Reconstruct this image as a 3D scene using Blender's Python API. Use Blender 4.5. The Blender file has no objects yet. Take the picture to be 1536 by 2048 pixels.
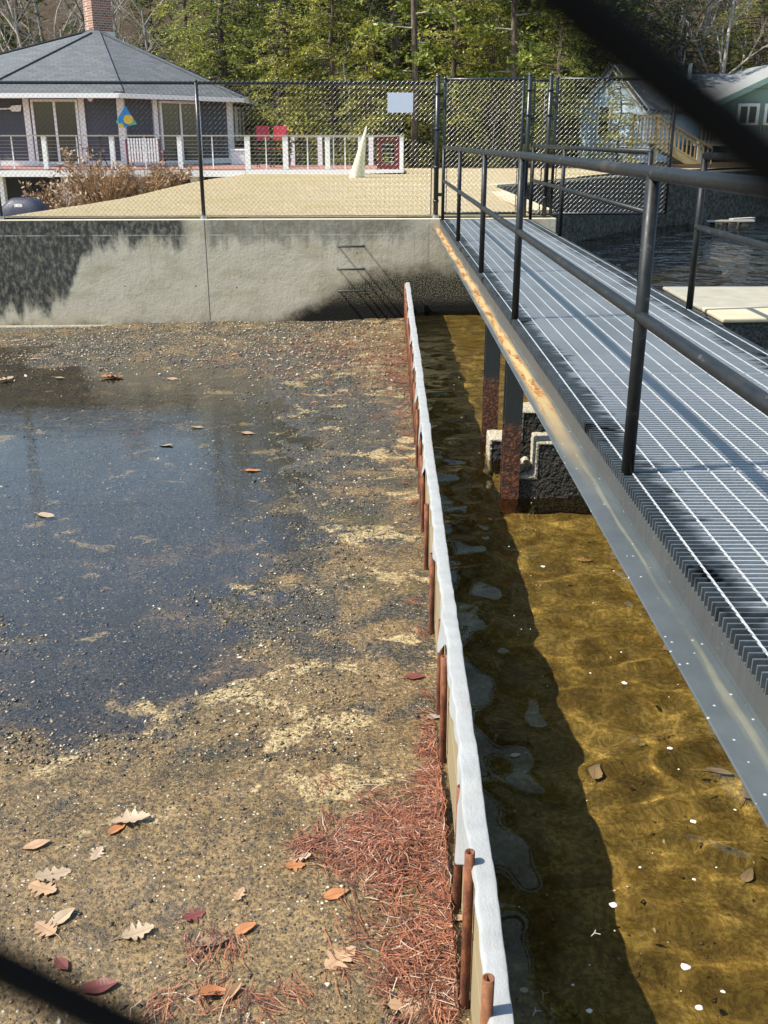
import bpy, math, random
import numpy as np
from mathutils import Vector, Matrix
C = bpy.context.scene
COL = C.collection
R = math.radians

# ------------------------------------------------------------------ camera, sky, sun, exposure
FPX = 2000.0; CAMZ = 1.2
PITCH = math.atan((1024 - 272) / FPX)
YAW = math.atan(10 / FPX * math.cos(PITCH))
cam_d = bpy.data.cameras.new('camera'); cam = bpy.data.objects.new('camera', cam_d); COL.objects.link(cam)
cam.location = (0, 0, CAMZ); cam.rotation_euler = (R(90) - PITCH, 0, YAW)
cam_d.sensor_fit = 'AUTO'; cam_d.sensor_width = 36; cam_d.lens = 36 * FPX / 2048
cam_d.clip_start = 0.004; cam_d.clip_end = 900
cam_d.dof.use_dof = True; cam_d.dof.focus_distance = 9.0; cam_d.dof.aperture_fstop = 17.0
C.camera = cam
C.render.engine = 'CYCLES'; C.cycles.use_denoising = True
C.cycles.transparent_max_bounces = 24; C.cycles.max_bounces = 8
C.cycles.caustics_reflective = False; C.cycles.caustics_refractive = True; C.cycles.sample_clamp_indirect = 4.0

SUN_L = Vector((0.80, 0.17, -1.0)).normalized()          # direction the light travels
W = bpy.data.worlds.new('World'); C.world = W; W.use_nodes = True
wt = W.node_tree; bg = wt.nodes['Background']
sky = wt.nodes.new('ShaderNodeTexSky'); sky.sky_type = 'NISHITA'; sky.sun_disc = False
sky.sun_elevation = math.asin(-SUN_L.z); sky.sun_rotation = math.atan2(-SUN_L.x, -SUN_L.y) % (2 * math.pi)
sky.air_density = 1.6; sky.dust_density = 1.0; sky.ozone_density = 4.0
wt.links.new(sky.outputs[0], bg.inputs[0]); bg.inputs[1].default_value = 0.13
sl = bpy.data.lights.new('sun', 'SUN'); sun = bpy.data.objects.new('sun', sl); COL.objects.link(sun)
sl.energy = 5.0; sl.angle = R(0.53); sl.cycles.is_caustics_light = True; sl.color = (1.0, 0.93, 0.82)
sun.rotation_euler = SUN_L.to_track_quat('-Z', 'Y').to_euler()
C.view_settings.view_transform = 'Standard'; C.view_settings.look = 'None'
C.view_settings.exposure = 0.76; C.view_settings.gamma = 1.0

# ------------------------------------------------------------------ helpers
random.seed(7); rng = np.random.default_rng(7)
_f = Vector((-math.sin(YAW) * math.cos(PITCH), math.cos(YAW) * math.cos(PITCH), -math.sin(PITCH)))
_r = Vector((math.cos(YAW), math.sin(YAW), 0)); _u = _r.cross(_f)
def at(px, py, Y):                       # pixel of the 1536 x 2048 photograph -> point at forward distance Y
    d = _f * FPX + _r * (px - 768) - _u * (py - 1024)
    return Vector((0, 0, CAMZ)) + d * (Y / d.y)
def atz(px, py, z):
    d = _f * FPX + _r * (px - 768) - _u * (py - 1024)
    return Vector((0, 0, CAMZ)) + d * ((z - CAMZ) / d.z)

def tag(o, label=None, cat=None, group=None, kind=None):
    if label: o['label'] = label
    if cat: o['category'] = cat
    if group: o['group'] = group
    if kind: o['kind'] = kind
    return o
def thing(name, label, cat, loc=(0, 0, 0), rz=0.0, group=None):
    o = bpy.data.objects.new(name, None); COL.objects.link(o)
    o.location = loc; o.rotation_euler = (0, 0, rz); o.empty_display_size = .2
    return tag(o, label, cat, group)
def copy_thing(o, parent=None, keep=True):
    c = o.copy(); COL.objects.link(c)
    if parent is not None: c.parent = parent
    for ch in list(o.children): copy_thing(ch, c)
    return c

class MB:
    def __init__(s): s.v = []; s.f = []
    def add(s, vs, fs):
        n = len(s.v); s.v += [tuple(p) for p in vs]; s.f += [tuple(i + n for i in f) for f in fs]; return s
    def box(s, x0, y0, z0, x1, y1, z1):
        return s.add([(x0,y0,z0),(x1,y0,z0),(x1,y1,z0),(x0,y1,z0),(x0,y0,z1),(x1,y0,z1),(x1,y1,z1),(x0,y1,z1)],
                     [(0,3,2,1),(4,5,6,7),(0,1,5,4),(1,2,6,5),(2,3,7,6),(3,0,4,7)])
    def bar(s, p, q, w, h, up=(0, 0, 1)):              # rectangular bar from p to q
        p = Vector(p); q = Vector(q); d = (q - p).normalized(); u = Vector(up)
        if abs(d.dot(u)) > .99: u = Vector((0, 1, 0))
        a = d.cross(u).normalized() * (w / 2); b = a.cross(d).normalized() * (h / 2)
        vs = [p-a-b, p+a-b, p+a+b, p-a+b, q-a-b, q+a-b, q+a+b, q-a+b]
        return s.add(vs, [(0,3,2,1),(4,5,6,7),(0,1,5,4),(1,2,6,5),(2,3,7,6),(3,0,4,7)])
    def tube(s, pts, rad, n=8, cap=True, up=None):
        pts = [Vector(p) for p in pts]
        rs = rad if isinstance(rad, (list, tuple)) else [rad] * len(pts)
        vs = []; fs = []
        d0 = (pts[1] - pts[0]).normalized()
        ref = Vector((0, 0, 1)) if abs(d0.z) < .9 else Vector((1, 0, 0))
        for i, p in enumerate(pts):
            a = pts[max(i-1, 0)]; b = pts[min(i+1, len(pts)-1)]
            d = (b - a).normalized(); x = ref - d * ref.dot(d)
            if x.length < 1e-4: x = Vector((0, 1, 0)) - d * d.y
            x.normalize(); y = d.cross(x)
            for k in range(n):
                t = 2 * math.pi * k / n
                vs.append(p + (x * math.cos(t) + y * math.sin(t)) * rs[i])
        for i in range(len(pts) - 1):
            for k in range(n):
                a = i*n + k; b = i*n + (k+1) % n
                fs.append((a, b, b + n, a + n))
        if cap: fs.append(tuple(reversed(range(n)))); fs.append(tuple(range((len(pts)-1)*n, len(pts)*n)))
        return s.add(vs, fs)
    def ball(s, c, r, n=8, m=6, sz=1.0):
        vs = [(c[0], c[1], c[2] + r*sz)]
        for i in range(1, m):
            t = math.pi * i / m
            for k in range(n):
                p = 2*math.pi*k/n; vs.append((c[0]+r*math.sin(t)*math.cos(p), c[1]+r*math.sin(t)*math.sin(p), c[2]+r*sz*math.cos(t)))
        vs.append((c[0], c[1], c[2] - r*sz)); L = len(vs) - 1; fs = []
        for k in range(n):
            fs.append((0, 1+k, 1+(k+1) % n)); fs.append((L, L-n+(k+1) % n, L-n+k))
            for i in range(m - 2):
                a = 1+i*n+k; b = 1+i*n+(k+1) % n; fs.append((a, a+n, b+n, b))
        return s.add(vs, fs)
    def prism(s, poly, off):                           # polygon (3d points) extruded by off
        n = len(poly); o = Vector(off); P = [Vector(p) for p in poly]
        fs = [tuple(range(n)), tuple(reversed(range(n, 2*n)))]
        for i in range(n): j = (i+1) % n; fs.append((j, i, i+n, j+n))
        return s.add(P + [p + o for p in P], fs)
    def build(s, name, mat, parent=None, origin=None, smooth=False, bevel=0):
        me = bpy.data.meshes.new(name); me.from_pydata(s.v, [], s.f)
        return finish(me, name, mat, parent, smooth, bevel, origin, True)
def finish(me, name, mat, parent=None, smooth=False, bevel=0, origin=None, recalc=False):
    if origin is not None: me.transform(Matrix.Translation(-Vector(origin)))
    if recalc:
        import bmesh
        b = bmesh.new(); b.from_mesh(me); bmesh.ops.recalc_face_normals(b, faces=b.faces)
        b.to_mesh(me); b.free()
    if mat: me.materials.append(mat)
    if smooth: me.polygons.foreach_set('use_smooth', [True] * len(me.polygons))
    me.update()
    o = bpy.data.objects.new(name, me); COL.objects.link(o)
    if parent is not None: o.parent = parent
    elif origin is not None: o.location = origin
    if bevel:
        m = o.modifiers.new('b', 'BEVEL'); m.width = bevel; m.segments = 2; m.limit_method = 'ANGLE'
    return o
def npmesh(name, v, f, mat, parent=None, origin=None, smooth=False):   # v (N,3), f (M,k) all faces of k corners
    v = np.asarray(v, np.float32); f = np.asarray(f, np.int32); k = f.shape[1]
    if origin is not None: v = v - np.array(origin, np.float32)
    me = bpy.data.meshes.new(name)
    me.vertices.add(len(v)); me.vertices.foreach_set('co', v.ravel())
    me.loops.add(f.size); me.loops.foreach_set('vertex_index', f.ravel())
    me.polygons.add(len(f)); me.polygons.foreach_set('loop_start', np.arange(0, f.size, k, dtype=np.int32))
    if smooth: me.polygons.foreach_set('use_smooth', np.ones(len(f), bool))
    me.update(calc_edges=True); me.validate()
    if mat: me.materials.append(mat)
    o = bpy.data.objects.new(name, me); COL.objects.link(o)
    if parent is not None: o.parent = parent
    elif origin is not None: o.location = origin
    return o
def vnoise(x, y, seed=0):                               # smooth value noise, 0..1
    r = np.random.default_rng(seed).random((256, 256))
    xi = np.floor(x).astype(int); yi = np.floor(y).astype(int); fx = x - xi; fy = y - yi
    fx = fx*fx*(3-2*fx); fy = fy*fy*(3-2*fy)
    g = lambda a, b: r[a % 256, b % 256]
    return (g(xi,yi)*(1-fx)+g(xi+1,yi)*fx)*(1-fy) + (g(xi,yi+1)*(1-fx)+g(xi+1,yi+1)*fx)*fy
def fbm(x, y, seed=0, oct=4):
    s = 0; a = .5
    for i in range(oct): s = s + a*(vnoise(x*2**i+17*i, y*2**i+31*i, seed+i)-.5); a *= .5
    return s
def sstep(a, b, x):
    t = np.clip((x - a) / (b - a), 0, 1); return t*t*(3-2*t)

# ------------------------------------------------------------------ materials
class NT:
    def __init__(s, name):
        s.m = bpy.data.materials.new(name); s.m.use_nodes = True; s.t = s.m.node_tree
        s.t.nodes.clear(); s.out = s.t.nodes.new('ShaderNodeOutputMaterial')
    def n(s, typ, ins=None, **props):
        nd = s.t.nodes.new('ShaderNode' + typ)
        for k, v in props.items(): setattr(nd, k, v)
        for k, v in (ins or {}).items(): s.put(nd.inputs[k], v)
        return nd
    def put(s, sock, v):
        if isinstance(v, bpy.types.NodeSocket): s.t.links.new(v, sock)
        elif isinstance(v, bpy.types.Node): s.t.links.new(v.outputs[0], sock)
        else:
            if sock.type == 'RGBA' and isinstance(v, (tuple, list)) and len(v) == 3: v = (*v, 1)
            sock.default_value = v
    def pos(s): return s.n('NewGeometry').outputs['Position']
    def obj(s): return s.n('TexCoord').outputs['Object']
    def isl(s): return s.n('NewGeometry').outputs['Random Per Island']
    def xyz(s, v): nd = s.n('SeparateXYZ', {0: v}); return nd.outputs[0], nd.outputs[1], nd.outputs[2]
    def scale(s, v, sc): return s.n('Mapping', {0: v, 'Scale': sc}).outputs[0]
    def noise(s, v, sc, det=4, rough=.55, dist=0):
        return s.n('TexNoise', {'Vector': v, 'Scale': sc, 'Detail': det, 'Roughness': rough, 'Distortion': dist}).outputs[0]
    def vor(s, v, sc, feature='F1', out=0):
        return s.n('TexVoronoi', {'Vector': v, 'Scale': sc}, feature=feature).outputs[out]
    def ma(s, op, a, b=0.0, clamp=False): return s.n('Math', {0: a, 1: b}, operation=op, use_clamp=clamp).outputs[0]
    def mr(s, v, a, b, c=0.0, d=1.0):
        return s.n('MapRange', {0: v, 1: a, 2: b, 3: c, 4: d}, interpolation_type='SMOOTHSTEP').outputs[0]
    def mix(s, f, a, b, mode='MIX'):
        nd = s.t.nodes.new('ShaderNodeMix'); nd.data_type = 'RGBA'; nd.blend_type = mode
        s.put(nd.inputs[0], f); s.put(nd.inputs[6], a); s.put(nd.inputs[7], b); return nd.outputs[2]
    def ramp(s, f, stops, interp='LINEAR'):
        nd = s.n('ValToRGB', {0: f}); cr = nd.color_ramp; cr.interpolation = interp
        while len(cr.elements) < len(stops): cr.elements.new(.5)
        for e, (p, c) in zip(cr.elements, stops):
            e.position = p; e.color = (*c, 1) if len(c) == 3 else c
        return nd.outputs[0]
    def bump(s, h, st=.4, dist=.02, nrm=None):
        ins = {'Height': h, 'Strength': st, 'Distance': dist}
        if nrm is not None: ins['Normal'] = nrm
        return s.n('Bump', ins).outputs[0]
    def bsdf(s, col, rough=.6, metal=0.0, nrm=None, spec=.5, **kw):
        ins = {'Base Color': col, 'Roughness': rough, 'Metallic': metal, 'Specular IOR Level': spec}
        if nrm is not None: ins['Normal'] = nrm
        ins.update(kw)
        b = s.n('BsdfPrincipled', ins); s.put(s.out.inputs[0], b.outputs[0]); return s.m
    def surf(s, sh): s.put(s.out.inputs[0], sh); return s.m

def simple(name, col, rough=.6, metal=0.0, var=.25, sc=6.0, bump=0.0, spec=.5):
    t = NT(name); p = t.obj(); f = t.noise(p, sc, 5, .6)
    c = t.mix(f, tuple(x*(1-var) for x in col), tuple(min(1, x*(1+var)) for x in col))
    f2 = t.noise(p, sc*5, 3)
    return t.bsdf(c, t.mr(f2, .2, .8, max(.03, rough-.12), min(1, rough+.12)), metal,
                  t.bump(f2, bump, .01) if bump else None, spec)

def mk_floor():
    t = NT('wet_gravel_floor'); p = t.pos(); x, y, z = t.xyz(p)
    big = t.noise(p, .55, 4, .6); mid = t.noise(p, 2.6, 5, .65, .4); fine = t.noise(p, 48, 4, .75)
    grit = t.noise(p, 150, 3, .75); clus = t.noise(p, 10, 6, .75, .3)
    sand = t.mix(mid, (.120, .072, .027), (.37, .25, .105))
    sand = t.mix(t.mr(fine, .42, .60, .75, 0), sand, (.042, .030, .014))
    sand = t.mix(t.mr(clus, .50, .64, 0, .7), sand, (.040, .032, .020))
    sand = t.mix(t.mr(grit, .60, .70, 0, .5), sand, (.50, .40, .22))
    dark = t.mix(t.mr(fine, .4, .62), (.020, .019, .016), (.105, .092, .065))
    dark = t.mix(t.mr(grit, .64, .72, 0, .45), dark, (.30, .27, .20))
    # gravel lies dark over the middle of the basin, sand shows near the camera and along the boards
    near = t.mr(y, 5.6, 2.6); right = t.mr(x, -1.6, .1)
    far = t.mr(y, 10.5, 14.0)
    a = t.ma('ADD', t.ma('MULTIPLY', near, .33), t.ma('MULTIPLY', right, .13))
    a = t.ma('ADD', a, t.ma('MULTIPLY', far, .10))
    m = t.ma('ADD', t.ma('MULTIPLY', mid, .75), t.ma('MULTIPLY', big, .45))
    m = t.ma('ADD', m, t.ma('MULTIPLY', fine, .16))
    m = t.mr(t.ma('ADD', m, a), .74, .90)
    c = t.mix(m, dark, sand)
    bl = t.ma('ADD', t.noise(t.scale(p, (1.3, 1.6, 1)), 1.7, 5, .68, .5), t.ma('MULTIPLY', t.mr(x, -2.6, -.2), .06))
    bl = t.ma('MULTIPLY', t.mr(bl, .615, .665), t.mr(y, 2.6, 4.0))
    c = t.mix(t.ma('MULTIPLY', bl, .85), c, t.mix(t.mr(fine, .40, .60), (.17, .12, .05), (.56, .43, .22)))
    c = t.mix(t.ma('MULTIPLY', t.mr(t.noise(p, 1.4, 3), .55, .75), .55), c, (.055, .05, .012))   # algae
    # scattered little stones, dark and pale
    v = t.n('TexVoronoi', {'Vector': t.scale(p, (1, 1, .2)), 'Scale': 64.0, 'Randomness': 1.0})
    rnd = t.xyz(v.outputs['Color'])[0]; inside = t.mr(v.outputs['Distance'], .42, .30)
    c = t.mix(t.ma('MULTIPLY', inside, t.mr(rnd, .84, .88)), c, (.022, .021, .02))
    c = t.mix(t.ma('MULTIPLY', inside, t.mr(rnd, .07, .04)), c, (.5, .44, .31))
    h = t.ma('ADD', t.ma('MULTIPLY', fine, .6), t.ma('ADD', t.ma('MULTIPLY', inside, .5), t.ma('MULTIPLY', grit, .3)))
    rough = t.mr(mid, .3, .7, .20, .5)
    return t.bsdf(c, rough, 0, t.bump(h, .9, .012), .5)

def mk_bed():
    t = NT('amber_silt'); p = t.pos()
    a = t.noise(p, 3.2, 5, .65, .6); b = t.noise(p, 38, 4, .7); g = t.noise(p, .9, 3)
    c = t.ramp(a, [(.3, (.10, .072, .024)), (.5, (.26, .195, .070)), (.70, (.48, .375, .15))])
    c = t.mix(t.mr(b, .4, .65), t.mix(.6, c, (.05, .03, .006)), c)
    c = t.mix(t.mr(g, .55, .7, 0, .5), c, (.14, .085, .02))
    c = t.mix(t.mr(t.xyz(p)[0], 2.35, 2.9), c, (.022, .017, .008))
    return t.bsdf(c, .8, 0, t.bump(b, .9, .02), .2)

def mk_water(name, tint, slope_near, slope_far, fine_scale, ior=1.33):
    t = NT(name); p = t.pos(); x, y, z = t.xyz(p)
    n1 = t.noise(t.scale(p, (1.0, 1.5, 1)), 2.2, 2, .5, .3); n2 = t.noise(t.scale(p, (1, 2.2, 1)), fine_scale, 2, .5, .2)
    pond = t.mr(x, 2.2, 3.0)
    h = t.ma('ADD', t.ma('MULTIPLY', n1, 1.0), t.ma('MULTIPLY', n2, .35))
    n3 = t.noise(t.scale(p, (1, .75, 1)), 1.7, 3, .45, .4)
    h = t.ma('ADD', t.ma('MULTIPLY', h, t.ma('SUBTRACT', 1.0, t.ma('MULTIPLY', pond, .92))), t.ma('MULTIPLY', pond, n3))
    st = t.ma('ADD', slope_near, t.ma('MULTIPLY', pond, slope_far))
    nr = t.n('Bump', {'Height': h, 'Strength': st, 'Distance': .25}).outputs[0]
    fr = t.n('Fresnel', {'IOR': ior, 'Normal': nr}).outputs[0]
    tr = t.n('BsdfTransparent', {0: tint}); gl = t.n('BsdfGlossy', {0: (1, 1, 1), 'Roughness': .015, 'Normal': nr})
    return t.surf(t.n('MixShader', {0: fr, 1: tr.outputs[0], 2: gl.outputs[0]}).outputs[0])

def mk_clear():
    t = NT('clear_tea_water')
    return t.surf(t.n('BsdfGlass', {'Color': (.96, .89, .68), 'Roughness': 0.0, 'IOR': 1.33}).outputs[0])

def mk_wall():                                     # old poured concrete with its dark run-off stains
    t = NT('stained_concrete'); p = t.obj(); x, y, z = t.xyz(p)
    st = t.noise(t.scale(p, (5.5, 3, .55)), 1.0, 5, .65); blot = t.noise(p, 1.1, 4, .6); fine = t.noise(p, 26, 4, .65)
    c = t.mix(t.noise(p, 2.3, 4), (.52, .455, .33), (.76, .675, .51))
    c = t.mix(t.mr(t.noise(t.scale(p, (1.2, 1, 2.5)), 1.3, 3), .45, .7, 0, .5), c, (.40, .34, .2))
    c = t.mix(t.mr(fine, .55, .75, 0, .5), c, (.16, .15, .12))
    # black band under the top edge, streaking down
    depth = t.mr(x, -4.5, -5.35, .36, 1.42)
    depth = t.ma('MULTIPLY', depth, t.mr(t.noise(t.scale(p, (1.5, 0, 0)), 1.0, 2), .35, .62, .85, 1.1))
    n2 = t.noise(t.scale(p, (3.2, 1, 1.5)), 1.0, 7, .72)
    lim = t.ma('ADD', t.ma('MULTIPLY', depth, -1.0), t.ma('ADD', t.ma('MULTIPLY', t.ma('SUBTRACT', st, .5), .55), t.ma('MULTIPLY', t.ma('SUBTRACT', n2, .5), .9)))
    band = t.mr(t.ma('SUBTRACT', z, lim), -.12, .16)
    band = t.ma('MULTIPLY', band, t.mr(t.noise(t.scale(p, (1, 1, .5)), 16, 6, .7), .30, .58, .6, 1.0))
    gap = t.mr(t.ma('ABSOLUTE', t.ma('ADD', x, 2.98)), .05, .28)
    band = t.ma('MULTIPLY', band, t.ma('MULTIPLY', t.mr(x, -2.5, -3.3, .58, 1.0), t.ma('MULTIPLY', gap, t.mr(x, .55, .1, .12, 1.0))))
    dk = t.mix(blot, (.02, .021, .019), (.085, .088, .078))
    c = t.mix(band, c, dk)
    s2 = t.ma('MULTIPLY', t.mr(t.noise(t.scale(p, (9, 3, .35)), 1.0, 4, .6), .56, .72), t.mr(z, -1.1, -.2, 0, .55))
    c = t.mix(s2, c, (.075, .075, .066))
    # dark wet growth at the waterline, climbing to the right
    line = t.mr(x, -2.1, .1, -1.72, -.84)
    wob = t.ma('MULTIPLY', t.ma('SUBTRACT', t.noise(p, 2.6, 6, .65), .5), .5)
    wet = t.mr(t.ma('SUBTRACT', z, t.ma('ADD', line, wob)), .16, -.10)
    brown = t.mr(t.ma('SUBTRACT', z, t.ma('ADD', line, wob)), .30, 0)
    c = t.mix(t.ma('MULTIPLY', brown, .6), c, (.16, .13, .075))
    pc = t.mix(t.mr(t.noise(p, 42, 3, .75), .42, .62), (.014, .013, .010), (.27, .235, .155))
    c = t.mix(wet, c, pc)
    c = t.mix(t.ma('MULTIPLY', wet, t.mr(z, -1.15, -1.38)), c, (.008, .008, .006))
    # lift line and the upright joint
    l1 = t.mr(t.ma('ABSOLUTE', t.ma('ADD', z, .235)), .012, .004)
    c = t.mix(t.ma('MULTIPLY', l1, t.mr(t.noise(t.scale(p, (3, 1, 1)), 1, 3), .4, .6, .1, .8)), c, (.55, .53, .47))
    jn = t.mr(t.ma('ABSOLUTE', t.ma('ADD', x, 2.84)), .012, .003)
    c = t.mix(t.ma('MULTIPLY', jn, .8), c, (.05, .05, .045))
    pit = t.mr(t.vor(t.scale(p, (1, .2, 1)), 3.1), .05, .03)
    c = t.mix(pit, c, (.05, .045, .035))
    c = t.mix(t.mr(z, -.022, -.004), c, (.56, .50, .36))
    h = t.ma('ADD', t.ma('MULTIPLY', fine, .35), t.ma('MULTIPLY', t.noise(p, 7, 3), .5))
    h = t.ma('SUBTRACT', h, t.ma('ADD', t.ma('MULTIPLY', jn, .8), pit))
    nb = t.bump(h, .5, .02); nb = t.bump(t.noise(p, 55, 2, .7), t.ma('MULTIPLY', wet, 1.0), .04, nb)
    return t.bsdf(c, .85, 0, nb, .25)

def mk_aggregate(name, light, darkc, sc=70):
    t = NT(name); p = t.obj(); n = t.noise(p, sc, 3, .7); b = t.noise(p, 3, 3)
    c = t.mix(t.mr(n, .38, .62), darkc, light); c = t.mix(t.mr(b, .4, .7, 0, .4), c, darkc)
    return t.bsdf(c, .85, 0, t.bump(n, 1.0, .02), .3)

def mk_grating():
    t = NT('galvanised_grating'); p = t.obj(); x, y, z = t.xyz(p)
    n = t.noise(t.scale(p, (1.4, 31, 1)), 1.0, 3, .6); n2 = t.noise(p, 2.2, 4, .6)
    e = t.ma('MINIMUM', t.ma('SUBTRACT', x, .91), t.ma('MULTIPLY', t.ma('SUBTRACT', 2.31, x), .82))
    e = t.ma('ADD', e, t.ma('ADD', t.ma('MULTIPLY', t.ma('SUBTRACT', n, .5), .30), t.ma('MULTIPLY', t.ma('SUBTRACT', n2, .5), .16)))
    midzone = t.mr(e, .105, .17)  # lighter middle of the deck, jagged darker zones along both edges
    light = t.mix(t.noise(t.scale(p, (2, .8, 1)), 1.0, 3), (.34, .38, .395), (.52, .54, .54))
    light = t.mix(t.mr(t.noise(t.scale(p, (.7, 1.3, 1)), .9, 2), .5, .7, 0, .5), light, (.50, .49, .52))
    dark = t.mix(t.noise(p, 9, 4), (.035, .043, .047), (.19, .22, .235))
    wetb = t.mr(t.noise(t.scale(p, (3.4, 3.0, 1)), 1.0, 3, .6, .5), .60, .66)
    dark = t.mix(wetb, dark, (.008, .009, .010))
    c = t.mix(midzone, dark, light)
    return t.bsdf(c, t.mr(n2, .3, .7, .28, .5), .35, t.bump(t.noise(p, 60, 3), .25, .004), .5)
def mk_rod():
    t = NT('bright_galvanised_rod'); p = t.obj()
    c = t.mix(t.noise(p, 14, 3), (.42, .44, .45), (.74, .74, .72))
    return t.bsdf(c, .32, .5, t.bump(t.noise(p, 90, 2), .3, .003))
def mk_beam():
    t = NT('weathered_galvanised_channel'); p = t.obj(); x, y, z = t.xyz(p)
    n = t.noise(t.scale(p, (14, 1.0, 14)), 1.0, 4, .6); f = t.noise(p, 45, 3, .7); b = t.noise(p, 4, 4, .6)
    c = t.mix(b, (.05, .06, .063), (.10, .117, .12))
    flat = t.mr(z, -.128, -.137)                                   # on the outward flange
    d = t.ma('ABSOLUTE', t.ma('SUBTRACT', x, t.mr(n, .2, .8, .872, .906)))
    pollen = t.ma('MULTIPLY', t.mr(d, .013, .001), t.mr(t.noise(t.scale(p, (3, 1.6, 3)), 1.4, 3), .36, .58))
    c = t.mix(t.ma('MULTIPLY', t.ma('MULTIPLY', pollen, flat), .25), c, (.42, .39, .22))
    d2 = t.ma('ABSOLUTE', t.ma('SUBTRACT', x, t.mr(n, .2, .8, .858, .886)))
    rn = t.noise(t.scale(p, (20, 2.6, 20)), 1.0, 4, .65)
    rust = t.ma('MULTIPLY', t.mr(d2, .046, .02), t.ma('MULTIPLY', t.mr(rn, .47, .56), t.ma('MULTIPLY', t.mr(y, 4.2, 6.0), flat)))
    halo = t.ma('MULTIPLY', t.mr(d2, .055, .012), t.ma('MULTIPLY', t.mr(y, 3.6, 6.0), flat))
    c = t.mix(t.ma('MULTIPLY', halo, .7), c, (.66, .46, .17))
    c = t.mix(rust, c, t.mix(t.mr(f, .35, .65), (.13, .045, .012), (.50, .20, .045)))
    sp = t.mr(t.vor(p, 22), .10, .06)
    c = t.mix(t.ma('MULTIPLY', sp, .6), c, (.7, .7, .62))
    # drip marks on the upright web
    web = t.ma('SUBTRACT', 1.0, flat); dr = t.noise(t.scale(p, (1, 40, 2)), 1.0, 3)
    c = t.mix(t.ma('MULTIPLY', web, .75), c, t.mix(dr, (.035, .035, .034), (.085, .083, .078)))
    return t.bsdf(c, t.mr(b, .3, .7, .48, .65), .1, t.bump(f, .25, .004), .5)
def mk_leg():
    t = NT('steel_leg_paint_and_rust'); p = t.obj(); x, y, z = t.xyz(p)
    n = t.noise(p, 14, 5, .7); f = t.noise(p, 40, 4, .7)
    m = t.mr(t.ma('ADD', z, t.ma('MULTIPLY', t.ma('SUBTRACT', n, .5), .25)), -.80, -.90)
    rust = t.ramp(f, [(.32, (.018, .010, .008)), (.5, (.09, .035, .02)), (.62, (.30, .085, .02)), (.72, (.48, .22, .09))])
    c = t.mix(m, t.mix(n, (.025, .03, .032), (.05, .058, .06)), rust)
    return t.bsdf(c, t.mr(m, 0, 1, .4, .85), 0, t.bump(f, t.ma('MULTIPLY', m, 1.0), .03))
def mk_railpaint():
    t = NT('dark_grey_rail_paint'); p = t.obj(); n = t.noise(t.scale(p, (1, .5, 1)), 18, 5, .7); s = t.noise(p, 2.4, 4)
    c = t.mix(t.mr(n, .3, .75), (.007, .008, .009), (.016, .018, .018))
    c = t.mix(t.mr(n, .62, .72, 0, .55), c, (.13, .135, .135))
    c = t.mix(t.mr(s, .62, .74, 0, .3), c, (.11, .075, .05))
    return t.bsdf(c, t.mr(n, .3, .7, .36, .56), .0, t.bump(n, .2, .003), .3)
def mk_pipe():
    t = NT('rusty_steel_pipe'); p = t.obj(); n = t.noise(t.scale(p, (1, 1, .3)), 26, 5, .7); r = t.n('ObjectInfo').outputs['Random']
    x, y, z = t.xyz(p)
    c = t.ramp(n, [(.3, (.035, .014, .009)), (.5, (.12, .042, .022)), (.7, (.30, .115, .05))])
    c = t.mix(t.ma('MULTIPLY', t.mr(z, .38, .62), t.mr(r, .2, .9, .0, .45)), c, t.mix(n, (.15, .06, .028), (.32, .16, .075)))
    return t.bsdf(c, .75, 0, t.bump(t.noise(p, 70, 3, .7), .6, .004), .3)
def mk_fabric():
    t = NT('grey_white_geotextile'); p = t.obj(); n = t.noise(t.scale(p, (5, 9, 5)), 1.0, 5, .6); f = t.noise(p, 120, 2)
    c = t.mix(n, (.26, .275, .275), (.47, .48, .475)); c = t.mix(t.mr(t.noise(p, 3, 4), .55, .75, 0, .35), c, (.30, .27, .2))
    d = t.n('BsdfDiffuse', {0: c, 'Normal': t.bump(t.ma('ADD', t.noise(t.scale(p, (30, 16, 30)), 1.0, 5, .7), t.ma('MULTIPLY', f, .25)), .6, .007)})
    tl = t.n('BsdfTranslucent', {0: c})
    return t.surf(t.n('MixShader', {0: .18, 1: d.outputs[0], 2: tl.outputs[0]}).outputs[0])
def mk_wood(name, a, b, ax=(1, 12, 12), rough=.75):
    t = NT(name); p = t.obj(); n = t.noise(t.scale(p, ax), 2.0, 5, .65, .5); r = t.n('ObjectInfo').outputs['Random']
    c = t.mix(n, a, b); c = t.mix(t.ma('MULTIPLY', r, .3), c, tuple(x*.5 for x in a))
    return t.bsdf(c, rough, 0, t.bump(n, .4, .006), .3)
def mk_lawn():
    t = NT('dormant_lawn'); p = t.pos(); a = t.noise(p, 1.3, 5, .6); b = t.noise(p, 22, 4, .7); g = t.noise(p, .5, 3)
    c = t.mix(a, (.40, .325, .19), (.60, .50, .32)); c = t.mix(t.mr(b, .42, .6), t.mix(.55, c, (.20, .14, .06)), c)
    c = t.mix(t.mr(g, .5, .72, 0, .35), c, (.30, .27, .09))
    return t.bsdf(c, .95, 0, t.bump(b, 1.0, .05), .1)
def mk_forest():
    t = NT('forest_floor'); p = t.pos(); a = t.noise(p, .8, 5, .65); b = t.noise(p, 6, 5, .7)
    c = t.mix(a, (.05, .035, .02), (.17, .115, .065)); c = t.mix(t.mr(b, .4, .7), t.mix(.6, c, (.02, .016, .01)), c)
    return t.bsdf(c, .95, 0, t.bump(b, 1.0, .2), .1)
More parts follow.
